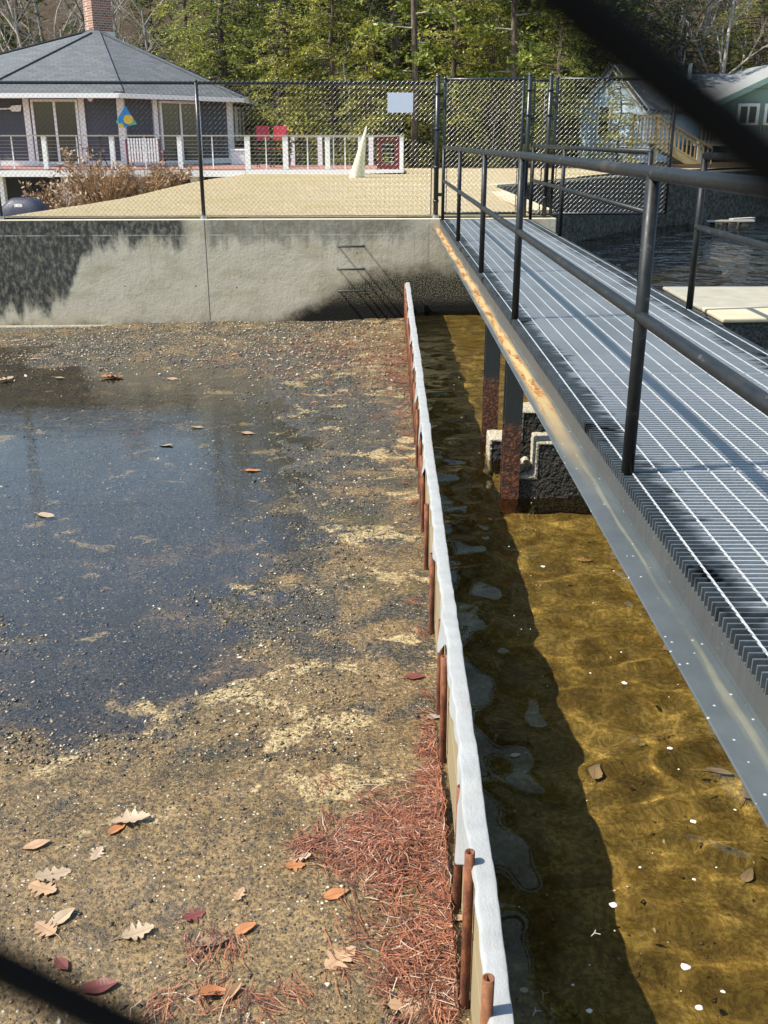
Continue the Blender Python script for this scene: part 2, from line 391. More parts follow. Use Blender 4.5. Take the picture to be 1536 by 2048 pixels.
def mk_leaf(name, dark, mid, lit, trans=.35):
    t = NT(name); p = t.obj(); i = t.isl(); r = t.n('ObjectInfo').outputs['Random']
    k = t.ma('ADD', t.ma('MULTIPLY', t.noise(p, .85, 3, .6), .7), t.ma('MULTIPLY', i, .38))
    k = t.ma('ADD', k, t.ma('MULTIPLY', t.ma('SUBTRACT', r, .5), .14))
    c = t.ramp(k, [(.36, dark), (.55, mid), (.72, lit)])
    d = t.n('BsdfDiffuse', {0: c}); tl = t.n('BsdfTranslucent', {0: t.mix(.4, c, lit)}); g = t.n('BsdfGlossy', {0: (.9, .95, 1), 'Roughness': .42})
    s = t.n('MixShader', {0: trans, 1: d.outputs[0], 2: tl.outputs[0]})
    return t.surf(t.n('MixShader', {0: .02, 1: s.outputs[0], 2: g.outputs[0]}).outputs[0])
def mk_bark(name, a, b):
    t = NT(name); p = t.obj(); n = t.noise(t.scale(p, (6, 6, 1.2)), 2.2, 5, .7)
    return t.bsdf(t.mix(t.mr(n, .3, .7), a, b), .9, 0, t.bump(n, .8, .05), .2)
def mk_dryleaf(name, a, b):
    t = NT(name); p = t.obj(); n = t.noise(p, 22, 4, .6); x, y, z = t.xyz(p)
    vein = t.mr(t.ma('ABSOLUTE', y), .003, .0008)
    c = t.mix(n, a, b); c = t.mix(t.ma('MULTIPLY', vein, .4), c, tuple(v*.4 for v in a))
    return t.bsdf(c, .5, 0, t.bump(n, .4, .004), .4)
def mk_island(name, stops, rough=.5, spec=.5):
    t = NT(name); p = t.pos(); c = t.ramp(t.isl(), stops, 'CONSTANT'); n = t.noise(p, 90, 2)
    return t.bsdf(t.mix(t.mr(n, .3, .7, 0, .5), c, t.mix(.5, c, (.02, .02, .015))), rough, 0, None, spec)
def mk_shingle():
    t = NT('grey_asphalt_shingles'); p = t.obj(); x, y, z = t.xyz(p)
    br = t.n('TexBrick', {'Vector': t.n('CombineXYZ', {0: t.ma('ADD', x, t.ma('MULTIPLY', y, .3)), 1: t.ma('MULTIPLY', z, 2.1), 2: 0.0}).outputs[0],
         'Color1': (.075, .083, .088, 1), 'Color2': (.14, .152, .158, 1), 'Mortar': (.05, .055, .058, 1), 'Scale': 1.0, 'Mortar Size': .012, 'Brick Width': .26, 'Row Height': .15})
    c = t.mix(t.noise(p, 3, 4), br.outputs[0], (.115, .124, .13)); 
    return t.bsdf(c, .9, 0, t.bump(br.outputs[1], -.4, .02), .2)
def mk_brick():
    t = NT('red_brick'); p = t.obj(); x, y, z = t.xyz(p)
    br = t.n('TexBrick', {'Vector': t.n('CombineXYZ', {0: t.ma('ADD', x, y), 1: z, 2: 0.0}).outputs[0], 'Color1': (.20, .075, .052, 1), 'Color2': (.32, .16, .115, 1),
         'Mortar': (.42, .38, .33, 1), 'Scale': 1.0, 'Mortar Size': .012, 'Brick Width': .21, 'Row Height': .075})
    return t.bsdf(br.outputs[0], .9, 0, t.bump(br.outputs[1], -.5, .01), .2)
def mk_siding(name, col, pitch):
    t = NT(name); p = t.obj(); x, y, z = t.xyz(p)
    fr = t.ma('FRACT', t.ma('DIVIDE', z, pitch)); n = t.noise(p, 2, 4)
    c = t.mix(t.mr(fr, .9, .98, 0, .5), t.mix(n, tuple(v*.85 for v in col), col), tuple(v*.45 for v in col))
    return t.bsdf(c, .7, 0, t.bump(fr, .6, .02), .3)
def mk_glass():
    t = NT('dark_window_glass'); n = t.noise(t.obj(), 1.2, 2)
    return t.bsdf(t.mix(n, (.018, .024, .022), (.05, .065, .058)), .06, 0, None, .7)

M = dict(
    floor=mk_floor(), bed=mk_bed(), wall=mk_wall(), lawn=mk_lawn(), forest=mk_forest(),
    film=mk_water('thin_water_film', (.90, .88, .84), .025, .0, 24.0, 1.52),
    clearwater=mk_clear(), water=mk_water('amber_water', (.93, .86, .66), .24, .95, 6.0),
    pale_agg=mk_aggregate('pale_exposed_aggregate', (.52, .47, .35), (.20, .17, .12), 60),
    step=mk_aggregate('pale_sunlit_aggregate', (.60, .55, .42), (.30, .26, .18), 62),  # paler copy of the aggregate for sunlit treads and risers, also the rubble
    stepshade=mk_aggregate('shaded_aggregate', (.11, .10, .08), (.014, .013, .011), 62),  # shade of the camera-facing step faces put into the colour
    rung=simple('dull_rung_steel', (.055, .058, .055), .5, .3, .3, 20),
    dock=simple('pale_dock_concrete', (.43, .38, .26), .85, 0, .3, 2.5, .4, .2),
    grating=mk_grating(), rod=mk_rod(), beam=mk_beam(), leg=mk_leg(), rail=mk_railpaint(), pipe=mk_pipe(),
    fabric=mk_fabric(), plank=mk_wood('wet_pale_plank', (.20, .155, .085), (.36, .295, .175), (12, 1, 12)),
    vinyl=simple('black_vinyl_wire', (.009, .010, .011), .30, 0, .2, 30, 0, .5),
    blackpaint=simple('black_post_paint', (.014, .018, .02), .34, 0, .3, 8, .1, .55),
    white=simple('white_trim_paint', (.86, .86, .85), .5, 0, .08, 3),
    slate=simple('dark_slate_wall', (.070, .078, .098), .7, 0, .15, 3, .1),
    glass=mk_glass(), shingle=mk_shingle(), brick=mk_brick(), reddeck=mk_wood('red_stained_decking', (.28, .13, .10), (.42, .23, .18)),
    greywood=mk_wood('weathered_rail_wood', (.36, .32, .27), (.55, .50, .42)), cable=simple('steel_cable', (.45, .46, .46), .35, .8, .1),
    redpaint=simple('dark_red_paint', (.13, .018, .02), .5, 0, .2), redchair=simple('red_canvas', (.36, .02, .032), .4, 0, .15),
    navy=simple('navy_grill_cover', (.022, .026, .05), .55, 0, .35, 5, .3), cream=simple('cream_canvas', (.66, .62, .42), .7, 0, .1, 4, .2),
    sign=simple('pale_sign_back', (.62, .68, .78), .35, .1, .06, 2), yellowwood=mk_wood('new_pine_wood', (.42, .29, .12), (.60, .44, .22)),
    bluesiding=mk_siding('pale_blue_siding', (.50, .65, .76), .14), greenwall=mk_siding('green_board_wall', (.22, .33, .275), .9),
    leafA=mk_leaf('hemlock_needles', (.038, .060, .010), (.18, .225, .036), (.46, .46, .09)),
    leafB=mk_leaf('yellow_green_needles', (.06, .08, .012), (.25, .265, .04), (.55, .51, .11)),
    leafC=mk_leaf('deep_green_needles', (.014, .027, .009), (.048, .075, .02), (.17, .21, .045)),
    bark=mk_bark('grey_brown_bark', (.05, .038, .03), (.19, .155, .12)), palebark=mk_bark('pale_grey_bark', (.22, .19, .155), (.46, .42, .36)),
    drystem=mk_island('dry_brown_stems', [(0, (.22, .12, .055)), (.4, (.36, .22, .11)), (.75, (.46, .31, .17))], .9, .1),
    dryhead=mk_island('dried_flower_heads', [(0, (.40, .28, .19)), (.4, (.55, .42, .30)), (.7, (.30, .19, .12))], .9, .1),
    gravel=mk_island('loose_wet_pebbles', [(0, (.02, .02, .021)), (.26, (.05, .044, .036)), (.42, (.15, .11, .06)), (.70, (.30, .22, .115)), (.93, (.60, .54, .40))], .3, .6),
    needles=mk_island('rust_pine_needles', [(0, (.13, .050, .030)), (.25, (.25, .082, .043)), (.5, (.37, .145, .072)), (.72, (.08, .038, .027)), (.86, (.40, .22, .13)), (.95, (.55, .42, .32))], .55, .4),
    litter=mk_island('faded_leaf_litter', [(0, (.30, .20, .12)), (.3, (.44, .35, .24)), (.55, (.20, .095, .06)), (.72, (.15, .10, .065)), (.93, (.62, .56, .47))], .5, .4),
    fleck=mk_island('pale_gravel_flecks', [(0, (.34, .27, .17)), (.35, (.52, .44, .31)), (.7, (.22, .17, .11)), (.88, (.68, .62, .50))], .35, .6),
    foam=simple('white_foam', (.58, .57, .50), .5, 0, .1),
    tan=mk_dryleaf('tan_oak_leaf', (.27, .165, .09), (.45, .30, .175)), orange=mk_dryleaf('orange_brown_leaf', (.27, .10, .038), (.44, .20, .075)),
    maroon=mk_dryleaf('maroon_leaf', (.10, .025, .022), (.20, .06, .045)), palel=mk_dryleaf('pale_leaf', (.26, .185, .115), (.44, .345, .23)),
    mauve=mk_dryleaf('grey_mauve_sunken_leaf', (.24, .185, .15), (.36, .29, .25)),
    black=simple('matt_black', (.012, .012, .013), .6, 0, .2), kblue=simple('blue_kite_cloth', (.03, .28, .62), .6, 0, .15), kyellow=simple('yellow_kite_cloth', (.75, .50, .05), .6, 0, .1),
    kgreen=simple('aqua_kite_cloth', (.10, .55, .45), .6, 0, .1),
)

# ------------------------------------------------------------------ the setting: ground, water, land
WZ = -1.43                                              # pond level
WROT = 0.0475; WLOC = (0, 16.11, 0)                     # the dam wall's own frame
def wl(x, y, z): return (x*math.cos(WROT) - y*math.sin(WROT), 16.11 + x*math.sin(WROT) + y*math.cos(WROT), z)

def floor_z(x, y):
    z = -1.600 + 0*x
    z = z + .030*sstep(-1.3, .1, x) + .040*sstep(5.2, 3.2, y) + .025*sstep(12.2, 14.5, y)
    z = z - .015*sstep(.1, -3.0, x)*sstep(2.8, 7.2, y)*sstep(13.8, 12.2, y)
    z = z +   .050*fbm(x*.9, y*.9, 3, 5) + .034*fbm(x*5.5, y*5.5, 11, 4)
    z = z - .12*sstep(-3.5, -6.5, x)*sstep(12.5, 15.5, y)
    return z
def grid(name, xs, ys, zf, mat, kind='structure', smooth=True):
    X, Y = np.meshgrid(xs, ys); Z = zf(X, Y); v = np.stack([X, Y, Z], -1).reshape(-1, 3)
    nx = len(xs); ny = len(ys); i = (np.arange(ny-1)[:, None]*nx + np.arange(nx-1)[None]).ravel()
    o = npmesh(name, v, np.stack([i, i+1, i+1+nx, i+nx], -1), mat, smooth=smooth); o['kind'] = kind; return o
xs = np.concatenate([np.linspace(-30, -9, 22), np.linspace(-8.9, -3.1, 75), np.linspace(-3.05, .3, 96)])
ys = np.concatenate([np.linspace(.1, 1.4, 8), np.linspace(1.45, 6, 118), np.linspace(6.06, 16.3, 140)])
grid('basin_floor', xs, ys, floor_z, M['floor'])
grid('basin_water', np.array([-30, -15, -8, -4, -2, 0, .27]), np.array([.2, 4, 8, 12, 14.2]), lambda x, y: -1.597 + 0*x, M['film'])
def bed_z(x, y): return -1.785 + .05*fbm(x*1.7, y*1.7, 21, 4) - .65*sstep(2.3, 3.6, x)*sstep(0, .2, 1+0*x)
grid('channel_bed', np.concatenate([np.linspace(.3, 3.7, 70), np.linspace(4, 45, 20)]), np.concatenate([np.linspace(-.5, 16.6, 190), np.linspace(17, 48, 20)]), bed_z, M['bed'])
grid('pond_water', np.concatenate([np.linspace(2.40, 3, 4), np.linspace(4, 45, 12)]), np.linspace(-.6, 48, 30), lambda x, y: WZ + 0*x, M['water'])
def wave_z(x, y):
    r = np.random.default_rng(5); z = 0*x
    wx = x + .10*fbm(x*2, y*2, 61, 2); wy = y + .10*fbm(x*2, y*2, 71, 2)
    for i in range(26):
        lam = .10*10**(r.random()**.8*.75); a = r.normal(-1.2, .9); k = 2*math.pi/lam
        z = z + WAVE*lam*np.sin(k*(math.cos(a)*wx + math.sin(a)*wy) + r.uniform(0, 6.28))
    calm = .35 + .65*vnoise(x*.8+3, y*.5, 33)
    return WZ + z*calm*(1 - .5*sstep(1.1, 1.9, x)) 
WAVE = .0062
wat = grid('water', np.linspace(.328, 2.42, 84), np.concatenate([np.linspace(-.6, .9, 12), np.linspace(.93, 9.0, 310), np.linspace(9.04, 16.25, 150)]), wave_z, M['clearwater'])
wat.cycles.is_caustics_caster = True
# shore of the pond: points along the top of the far retaining wall
SHORE = [(2.62, 16.2), (2.45, 24.0), (4.45, 26.6), (7.47, 31.4), (12.9, 36.2), (24, 46)]
def shore_x(y):
    y = np.asarray(y, float); px = [p[0] for p in SHORE]; py = [p[1] for p in SHORE]
    return np.interp(y, py, px)
def land_z(x, y):
    z = .02 + .20*sstep(17, 29, y) + .012*(fbm(x*.6, y*.6, 41, 3))
    edge = np.interp(y, [16, 18.5, 20.5, 25, 28, 30], [-6.1, -5.7, -5.2, -4.7, -4.2, -3.9])
    low = sstep(.1, -2.2, x - edge)
    z = z*(1-low) + (-1.0 + .03*np.sin(x*3))*low
    return z + 14*sstep(46, 95, y)
ty = np.concatenate([np.linspace(16.25, 36, 80), np.linspace(37, 60, 22), np.linspace(64, 120, 14), np.linspace(150, 600, 6)])
tx = np.linspace(0, 1, 90)
V = []; 
for yv in ty:
    x0 = -14 - max(0, yv-16)*1.2; x1 = float(shore_x(yv)) - .06 if yv < 46 else 24 + (yv-46)*2.2
    xx = x0 + (x1-x0)*tx**.7; zz = land_z(xx, np.full_like(xx, yv))
    yo = yv + (xx*WROT if yv < 17 else 0*xx)
    V.append(np.stack([xx, yo, zz], -1))
V = np.array(V); ny, nx = V.shape[:2]
def strip(name, r0, r1, mat):
    v = V[r0:r1].reshape(-1, 3); n = r1-r0; i = (np.arange(n-1)[:, None]*nx + np.arange(nx-1)[None]).ravel()
    o = npmesh(name, v, np.stack([i, i+1, i+1+nx, i+nx], -1), mat, smooth=True); o['kind'] = 'structure'; return o
split = int(np.argmax(ty > 34.0))
strip('lawn', 0, split+1, M['lawn']); strip('hill', split, ny, M['forest'])
# near bank the camera stands on
MB().box(-30, -40, -2.2, 40, .25, -.02).build('near_bank', M['dock'])['kind'] = 'structure'

# ------------------------------------------------------------------ dam wall
dam = thing('concrete_wall', 'long stained concrete wall across the basin with black streaks under its pale top edge', 'wall', WLOC, WROT)
b = MB(); b.box(-30, 0, -2.3, 2.62, .32, 0)
b.build('wall_body', M['wall'], dam, bevel=.012)
b = MB(); b.prism([(-30, -.14, -1.9), (-3.3, -.14, -1.9), (-3.3, -.14, -1.60), (-4.6, -.14, -1.60), (-30, -.14, -1.60)], (0, .139, 0))
b.build('footing', M['pale_agg'], dam, bevel=.02)
rw = thing('retaining_wall', 'dark mossy retaining wall along the pond below the lawn', 'wall')
b = MB(); cap = MB()
for (x0, y0), (x1, y1) in zip(SHORE[:-1], SHORE[1:]):
    d = Vector((x1-x0, y1-y0, 0)).normalized(); nrm = Vector((-d.y, d.x, 0))
    z1 = .16 if y0 > 20 else .10; s0 = .34 if y0 < 17 else 0
    p = Vector((x0, y0, -2.6)) + d*s0; q = Vector((x1, y1, -2.6))
    b.prism([p, q, q + nrm*.3, p + nrm*.3], (0, 0, 2.6 + z1 - .05))
    o3 = nrm*-.02
    cap.prism([p+o3+Vector((0,0,2.55+z1)), q+o3+Vector((0,0,2.55+z1)), q+nrm*.34+Vector((0,0,2.55+z1)), p+nrm*.34+Vector((0,0,2.55+z1))], (0, 0, .05))
darkc = mk_aggregate('dark_mossy_concrete', (.10, .095, .075), (.022, .022, .018), 9)
b.build('wall_body', darkc, rw); cap.build('coping', M['dock'], rw)

# ------------------------------------------------------------------ concrete dock and steps beside the bridge
dk = thing('concrete_dock', 'pale concrete landing slab meeting the bridge at the gap in its railing', 'dock', (2.35, 7.9, 0))
b = MB(); b.prism([(2.37, 7.12, -1.9), (7.5, 7.55, -1.9), (7.5, 8.8, -1.9), (2.37, 8.74, -1.9)], (0, 0, 1.86))
b.build('slab', mk_aggregate('dark_pebbled_concrete', (.13, .125, .105), (.03, .03, .026), 55), dk, origin=(2.35, 7.9, 0), bevel=.015)
b = MB(); b.prism([(2.36, 7.10, -.04), (7.5, 7.53, -.04), (7.5, 7.86, -.04), (2.36, 7.62, -.04)], (0, 0, .032))
b.build('edge_beam', M['dock'], dk, origin=(2.35, 7.9, 0), bevel=.01)
b = MB(); b.prism([(2.36, 7.635, -.04), (7.5, 7.875, -.04), (7.5, 8.82, -.04), (2.36, 8.76, -.04)], (0, 0, .026))
b.build('deck_slab', simple('grey_dock_boards', (.30, .28, .22), .85, 0, .3, 6, .3, .2), dk, origin=(2.35, 7.9, 0), bevel=.008)
for (yf, yb, lab, broken) in ((7.32, 7.60, 'stepped concrete wall with a broken lower tread beside the rusty leg at the waterline', True),
                              (8.24, 8.54, 'farther stepped concrete wall with a whole pale lower tread under the bridge', False)):
    lx = .90 if broken else .87; zt = -1.26 if broken else -1.235
    st = thing('stepped_wall', lab, 'steps', (1.4, yf, -1.6)); OST = (1.4, yf, -1.6); zt_ = -.985
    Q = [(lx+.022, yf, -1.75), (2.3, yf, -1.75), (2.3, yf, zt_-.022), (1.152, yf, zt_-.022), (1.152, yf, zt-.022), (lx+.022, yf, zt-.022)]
    o = MB().prism(Q, (0, yb-yf, 0)).build('wall_body', M['stepshade'], st, origin=OST)  # body in the darker copy, its shade painted in
    o2 = MB().box(1.128, yf-.006, zt_-.021, 2.3, yb+.004, zt_+.004).box(1.126, yf-.004, zt-.0, 1.151, yb+.004, zt_-.022).box(lx, yf-.005, zt-.021, 1.15, yb+.004, zt+.004).box(lx-.002, yf-.003, -1.7, lx+.021, yb+.004, zt-.022).build('sunlit_faces', M['step'], st, origin=OST)  # thin pale slabs paint the sunlight on treads and left risers
    tx_ = bpy.data.textures.new('lumps', 'CLOUDS'); tx_.noise_scale = .028
    for o in (o, o2):
        m = o.modifiers.new('r', 'REMESH'); m.mode = 'VOXEL'; m.voxel_size = .010
        dm = o.modifiers.new('d', 'DISPLACE'); dm.texture = tx_; dm.strength = .012; dm.texture_coords = 'LOCAL'
    if broken:
        for k, (cx, cy, cz, r) in enumerate(((1.0, 7.44, -1.225, .07), (1.085, 7.5, -1.215, .06), (.95, 7.53, -1.22, .045))):
            rb = MB().ball((0, 0, 0), r, 10, 7, .55).build('rubble', M['step'], None, smooth=False)
            rb.location = (cx, cy, cz); rb.rotation_euler = (k, k*.7, k)
            dd = rb.modifiers.new('d', 'DISPLACE'); dd.texture = tx_; dd.strength = .05; dd.texture_coords = 'LOCAL'
            tag(rb, ['largest rubble lump on the broken tread, nearest the rusty leg', 'rubble lump on the broken tread against the riser', 'smallest rubble lump at the far end of the broken tread'][k], 'rubble', 'rubble on the broken tread')

# ------------------------------------------------------------------ footbridge
BR = 0.0075
br = thing('footbridge', 'narrow steel footbridge with open metal grating deck and dark pipe railings', 'footbridge', (0, 0, 0), BR)
XL, XR = .91, 2.31; Y0, Y1 = .3, 16.12
joints = [Y0, 1.9, 3.63, 5.3, 7.04, 8.3, 9.57, 11.1, 12.58, 14.3, Y1]
PITCHB = .032
for a, c in zip(joints[:-1], joints[1:]):
    g = MB(); yv = a + .006
    while yv < c - .012:
        g.box(XL, yv, -.042, XR, yv + .0055, 0); yv += PITCHB
    g.box(XL+.004, a+.001, -.042, XR-.004, a+.0055, -.001)
    pan = g.build('grating_panel', M['grating'], br)
    rd = MB()
    nr_ = 14
    for k in range(nr_):
        xk = XL + .045 + k*(XR-XL-.09)/(nr_-1); n = max(2, int((c-a)/.02)) if c < 9 else max(2, int((c-a)/.06))
        ring0 = None; vs = []; fs = []
        for i in range(n+1):
            yy_ = a+.008 + (c-a-.016)*i/n; an = yy_*38
            for q in range(4):
                t_ = an + q*math.pi/2; vs.append((xk + .0042*math.cos(t_), yy_, -.0005 + .0042*math.sin(t_)))
            if i:
                for q in range(4): fs.append(((i-1)*4+q, (i-1)*4+(q+1) % 4, i*4+(q+1) % 4, i*4+q))
        rd.add(vs, fs)
    rd.build('cross_rods', M['rod'], pan)
for sgn, X in ((-1, XL+.012), (1, XR-.012)):
    bm_ = MB(); ix = X - sgn*.075
    for ya, yb in ((Y0, 7.66), (7.668, Y1+.1)):
        bm_.box(min(X, X-sgn*.008), ya, -.150, max(X, X-sgn*.008), yb, -.051)       # web
        bm_.box(min(X+sgn*.115, X-sgn*.008), ya, -.158, max(X+sgn*.115, X-sgn*.008), yb, -.150)   # outward flange
        bm_.box(min(X, ix), ya, -.0505, max(X, ix), yb, -.0435)                        # top flange under the bars
    bm_.build('channel_beam', M['beam'], br, bevel=.003)
for yv in (1.6, 4.6, 7.35, 8.8, 12.6, 15.3):
    MB().box(XL+.025, yv-.03, -.15, XR-.025, yv+.03, -.06).build('cross_beam', M['leg'], br)
for xv in (XL+.02, XR-.16):
    for yv in (7.29, 8.82, 2.0 if xv > 2 else 15.2):
        if yv == 15.2: continue
        l = MB(); x0 = xv; w = .132
        l.box(x0, yv, -1.9, x0+w, yv+.010, -.16); l.box(x0, yv+.12, -1.9, x0+w, yv+.130, -.16); l.box(x0+w/2-.004, yv+.010, -1.9, x0+w/2+.004, yv+.12, -.16)
        l.box(x0-.01, yv-.01, -.175, x0+w+.01, yv+.14, -.159)
        l.build('leg', M['leg'], br)
RR = .0245
def guardrail(x, posts, y_a, y_b, tops=None, capped=()):
    g = MB()
    hs = tops or [1.065]*len(posts)
    pts = [(x, y, h) for y, h in zip(posts, hs)]
    if y_a < posts[0]: pts = [(x, y_a, hs[0])] + pts
    if y_b > posts[-1]: pts = pts + [(x, y_b, hs[-1])]
    top = g.tube(pts, RR, 14).build('top_rail', M['rail'], br, smooth=True)
    mids = [(x, p[1], p[2]*.545) for p in pts]
    m = MB()
    m.tube(mids, RR*.93, 14)
    for y in posts:                                     # weld collars
        hz = float(np.interp(y, [p[1] for p in mids], [p[2] for p in mids])); m.ball((x, y, hz), RR*1.16, 10, 6)
    m.build('mid_rail', M['rail'], br, smooth=True)
    for y, h in zip(posts, hs):
        MB().tube([(x, y, -.04), (x, y, h)], RR, 14).ball((x, y, h), RR*1.02, 12, 8).build('post', M['rail'], br, smooth=True)
guardrail(XL+.028, [.55, 3.62, 7.04, 9.57, 12.58, 15.85], .35, 15.9, [1.085, 1.08, 1.08, 1.062, 1.055, 1.045])
guardrail(XR-.028, [8.98, 13.2, 15.9], 8.98, 15.9, [1.075, 1.065, 1.06])
guardrail(XR-.028, [.6, 4.2, 7.46], .4, 7.46, [1.07, 1.07, 1.07])

# ------------------------------------------------------------------ board barrier, pipes and fabric
bw = thing('plank_barrier', 'low barrier of pale wet planks standing on edge between the basin and the channel', 'barrier', (.30, 0, -1.62))
for zb, zt in ((-1.75, -1.50), (-1.495, -1.24), (-1.235, -.965)):
    ya = .3 - (0 if zb > -1.3 else .7)
    while ya < 16.0:
        yb = min(ya + 3.05, 16.08)
        if yb > .35: MB().box(.277 + random.uniform(0, .002), max(ya, .3)+.004, zb, .323, yb-.004, zt).build('plank', M['plank'], bw, origin=(.30, 0, -1.62), bevel=.004)
        ya = yb
        if ya > 16.05: break
FLAPS = [(2.86, .24, .30), (3.55, .06, .3), (4.28, .18, .22), (5.2, .05, .2), (6.9, .16, .22), (7.75, .20, .2), (9.0, .15, .25), (10.2, .16, .25), (11.6, .12, .3), (13.2, .16, .3), (1.75, .10, .2)]
yv = np.arange(.3, 15.95, .03); prof = []
for y in yv:
    hl = max(.004, .020 + .05*float(fbm(np.array(y*1.3), np.array(3.3), 5, 3)))
    for c, d, w in FLAPS:
        tt = abs(y-c)/w
        if tt < 1: hl = max(hl, .03 + d*(1-tt)**1.2)
    wv = float(fbm(np.array(y*2.1), np.array(9.1), 8, 3)); w2 = float(fbm(np.array(y*5.0), np.array(1.7), 9, 2)); tz = -.945 + .010*wv
    lump = .05*math.exp(-((y-7.55)/.10)**2) + .03*math.exp(-((y-7.9)/.07)**2) + .018*math.exp(-((y-10.1)/.09)**2)
    fl = .012 + hl*.10 + .01*w2
    w3 = float(fbm(np.array(y*13.0), np.array(4.4), 12, 3)); w4 = float(fbm(np.array(y*17.0), np.array(7.7), 14, 2))
    lx = .277 - fl*.7 + .012*wv + .022*w3; lump += .016*w3
    rx = .331 + .012*wv + .010*w4; tl = tz + .006*wv + lump
    prof.append([(lx-.006-hl*.06, y, tl-hl-.004), (lx-.004, y, tl-hl*.5-.004), (lx-.001, y, tl-.004), (lx+.001, y, tl-.0005), (lx+.006, y, tl+.001), (.300+.008*w2, y, tl+.0015+.003*w3),
                 (rx-.006, y, tl+.0005+.004*w4), (rx-.001, y, tl-.001+.004*w4), (rx+.001, y, tl-.005), (rx+.005+.020*w2, y, tz-.10), (.350+.03*wv, y, tz-.28), (.365+.035*w2, y, -1.46)])
P = np.array(prof); n, k = P.shape[:2]; ii = (np.arange(n-1)[:, None]*k + np.arange(k-1)[None]).ravel()
fb = npmesh('fabric_strip', P.reshape(-1, 3), np.stack([ii, ii+1, ii+1+k, ii+k], -1), M['fabric'], origin=(.3, 8, -.95), smooth=True)
sm = fb.modifiers.new('t', 'SOLIDIFY'); sm.thickness = .003
sb = fb.modifiers.new('s', 'SUBSURF'); sb.levels = 1; sb.render_levels = 1
tag(fb, 'long grey white fabric strip draped over the top of the plank barrier', 'fabric')
PIPES = [(1.99, -.83), (2.56, -.90), (3.02, -.99), (3.99, -.995), (4.42, -1.03), (5.33, -1.06), (6.24, -1.09), (6.95, -1.02), (7.35, -1.10), (7.85, -1.06), (8.55, -1.05), (9.2, -1.03), (9.7, -1.08), (10.35, -1.02),
         (10.95, -1.05), (11.6, -1.0), (12.2, -1.04), (12.9, -.99), (13.5, -1.02), (14.1, -.98), (14.7, -1.0), (15.3, -.97), (15.85, -.95)]
PL = {0: 'closest rusty pipe at the barrier, cut off by the bottom of the view', 1: 'tall rusty pipe with open top beside the needle pile, beyond the closest pipe',
      2: 'dark rusty pipe whose top is covered by the big fabric flap', 3: 'open topped brown pipe standing just beyond the big fabric flap', 4: 'brown pipe under the small pointed fabric flap',
      5: 'brown open pipe just before the second fabric flap', 6: 'rusty pipe with a yellowish upper end', 22: 'rusty pipe standing against the dam wall at the far end of the barrier'}
for i, (y, zt) in enumerate(PIPES):
    g = MB(); r = .0165; n = 14; h0 = -1.75; vs = []; fs = []; lean = random.uniform(-.008, .008)
    for (z, rr) in ((h0, r), (zt-.3, r), (zt, r), (zt, r*.72), (zt-.18, r*.72)):
        for q in range(n): t_ = 2*math.pi*q/n; vs.append((rr*math.cos(t_) + lean*(z-h0), rr*math.sin(t_), z+1.6))
    for j in range(4):
        for q in range(n): fs.append((j*n+q, j*n+(q+1) % n, (j+1)*n+(q+1) % n, (j+1)*n+q))
    fs.append(tuple(range(4*n, 5*n)))
    o = g.add(vs, fs).build('rusty_pipe', M['pipe'], smooth=True); o.location = (.2585, y, -1.6)
    for e in o.data.polygons: e.use_smooth = len(e.vertices) == 4
    tag(o, PL.get(i, 'rusty steel pipe standing against the far stretch of the plank barrier'), 'pipe', 'rusty pipes along the plank barrier')

# ------------------------------------------------------------------ chain link fence and gates on the dam wall
def chainlink(g, x0, x1, z0, z1, y, step=.072, r=.0014):
    for s in (1, -1):
        yo = y + s*r*1.1
        c0 = (z0 - s*x1) if s > 0 else (z0 + x0); c1 = (z1 - s*x0) if s > 0 else (z1 + x1)
        c = c0 + step*.5
        while c < c1:                                   # z = c + s*x
            xa, xb = (z0-c)/s, (z1-c)/s
            if xa > xb: xa, xb = xb, xa
            xa = max(xa, x0); xb = min(xb, x1)
            if xb - xa > .01:
                i0 = math.floor(xa/(step/4)); i1 = math.ceil(xb/(step/4)); pts = []
                for i in range(i0, i1+1):
                    x = min(max(i*step/4, xa), xb); pts.append((x, y + s*r*.75*math.sin(i*math.pi/2 + c*87), c+s*x))
                pts = [pts[0]] + [q for p_, q in zip(pts, pts[1:]) if abs(q[0]-p_[0]) > 1e-4]
                if len(pts) > 1: g.tube(pts, r, 4, False)
            c += step
    return g
def post(g, x, z0, z1, r, y=0): return g.tube([(x, y, z0), (x, y, z1)], r, 12).ball((x, y, z1), r*1.12, 10, 6, .9)
FY = .10
fence = thing('chain_link_fence', 'long black chain link fence on top of the concrete wall before the lawn', 'fence', wl(0, FY, 0), WROT)
XF0 = -14.0
for x in (.735, -2.86, -5.95, -9.05, -12.1):
    g = MB(); post(g, x, 0, 2.03 if x > 0 else 1.955, .038 if x > 0 else .030)
    if x > 0:
        for z in (.25, .75, 1.3, 1.8): g.tube([(x, 0, z-.02), (x, 0, z+.02)], .046, 10)
    p = g.build('line_post' if x < 0 else 'terminal_post', M['blackpaint'], fence, smooth=False)
    for e in p.data.polygons: e.use_smooth = True
    f_ = MB(); f_.tube([(x, 0, .001), (x, 0, .05)], .055, 12).build('post_base', M['cable'], fence)
MB().tube([(XF0, 0, 1.935), (.73, 0, 1.935)], .023, 10).build('top_rail', M['blackpaint'], fence, smooth=True)
MB().tube([(.66, .02, .05), (.66, .02, 1.93)], .008, 6).build('tension_bar', M['blackpaint'], fence)
MB().tube([(XF0, 0, .045), (.7, 0, .045)], .0035, 5, False).build('bottom_wire', M['vinyl'], fence)
chainlink(MB(), XF0, .69, .03, 1.975, -.026).build('mesh', M['vinyl'], fence)
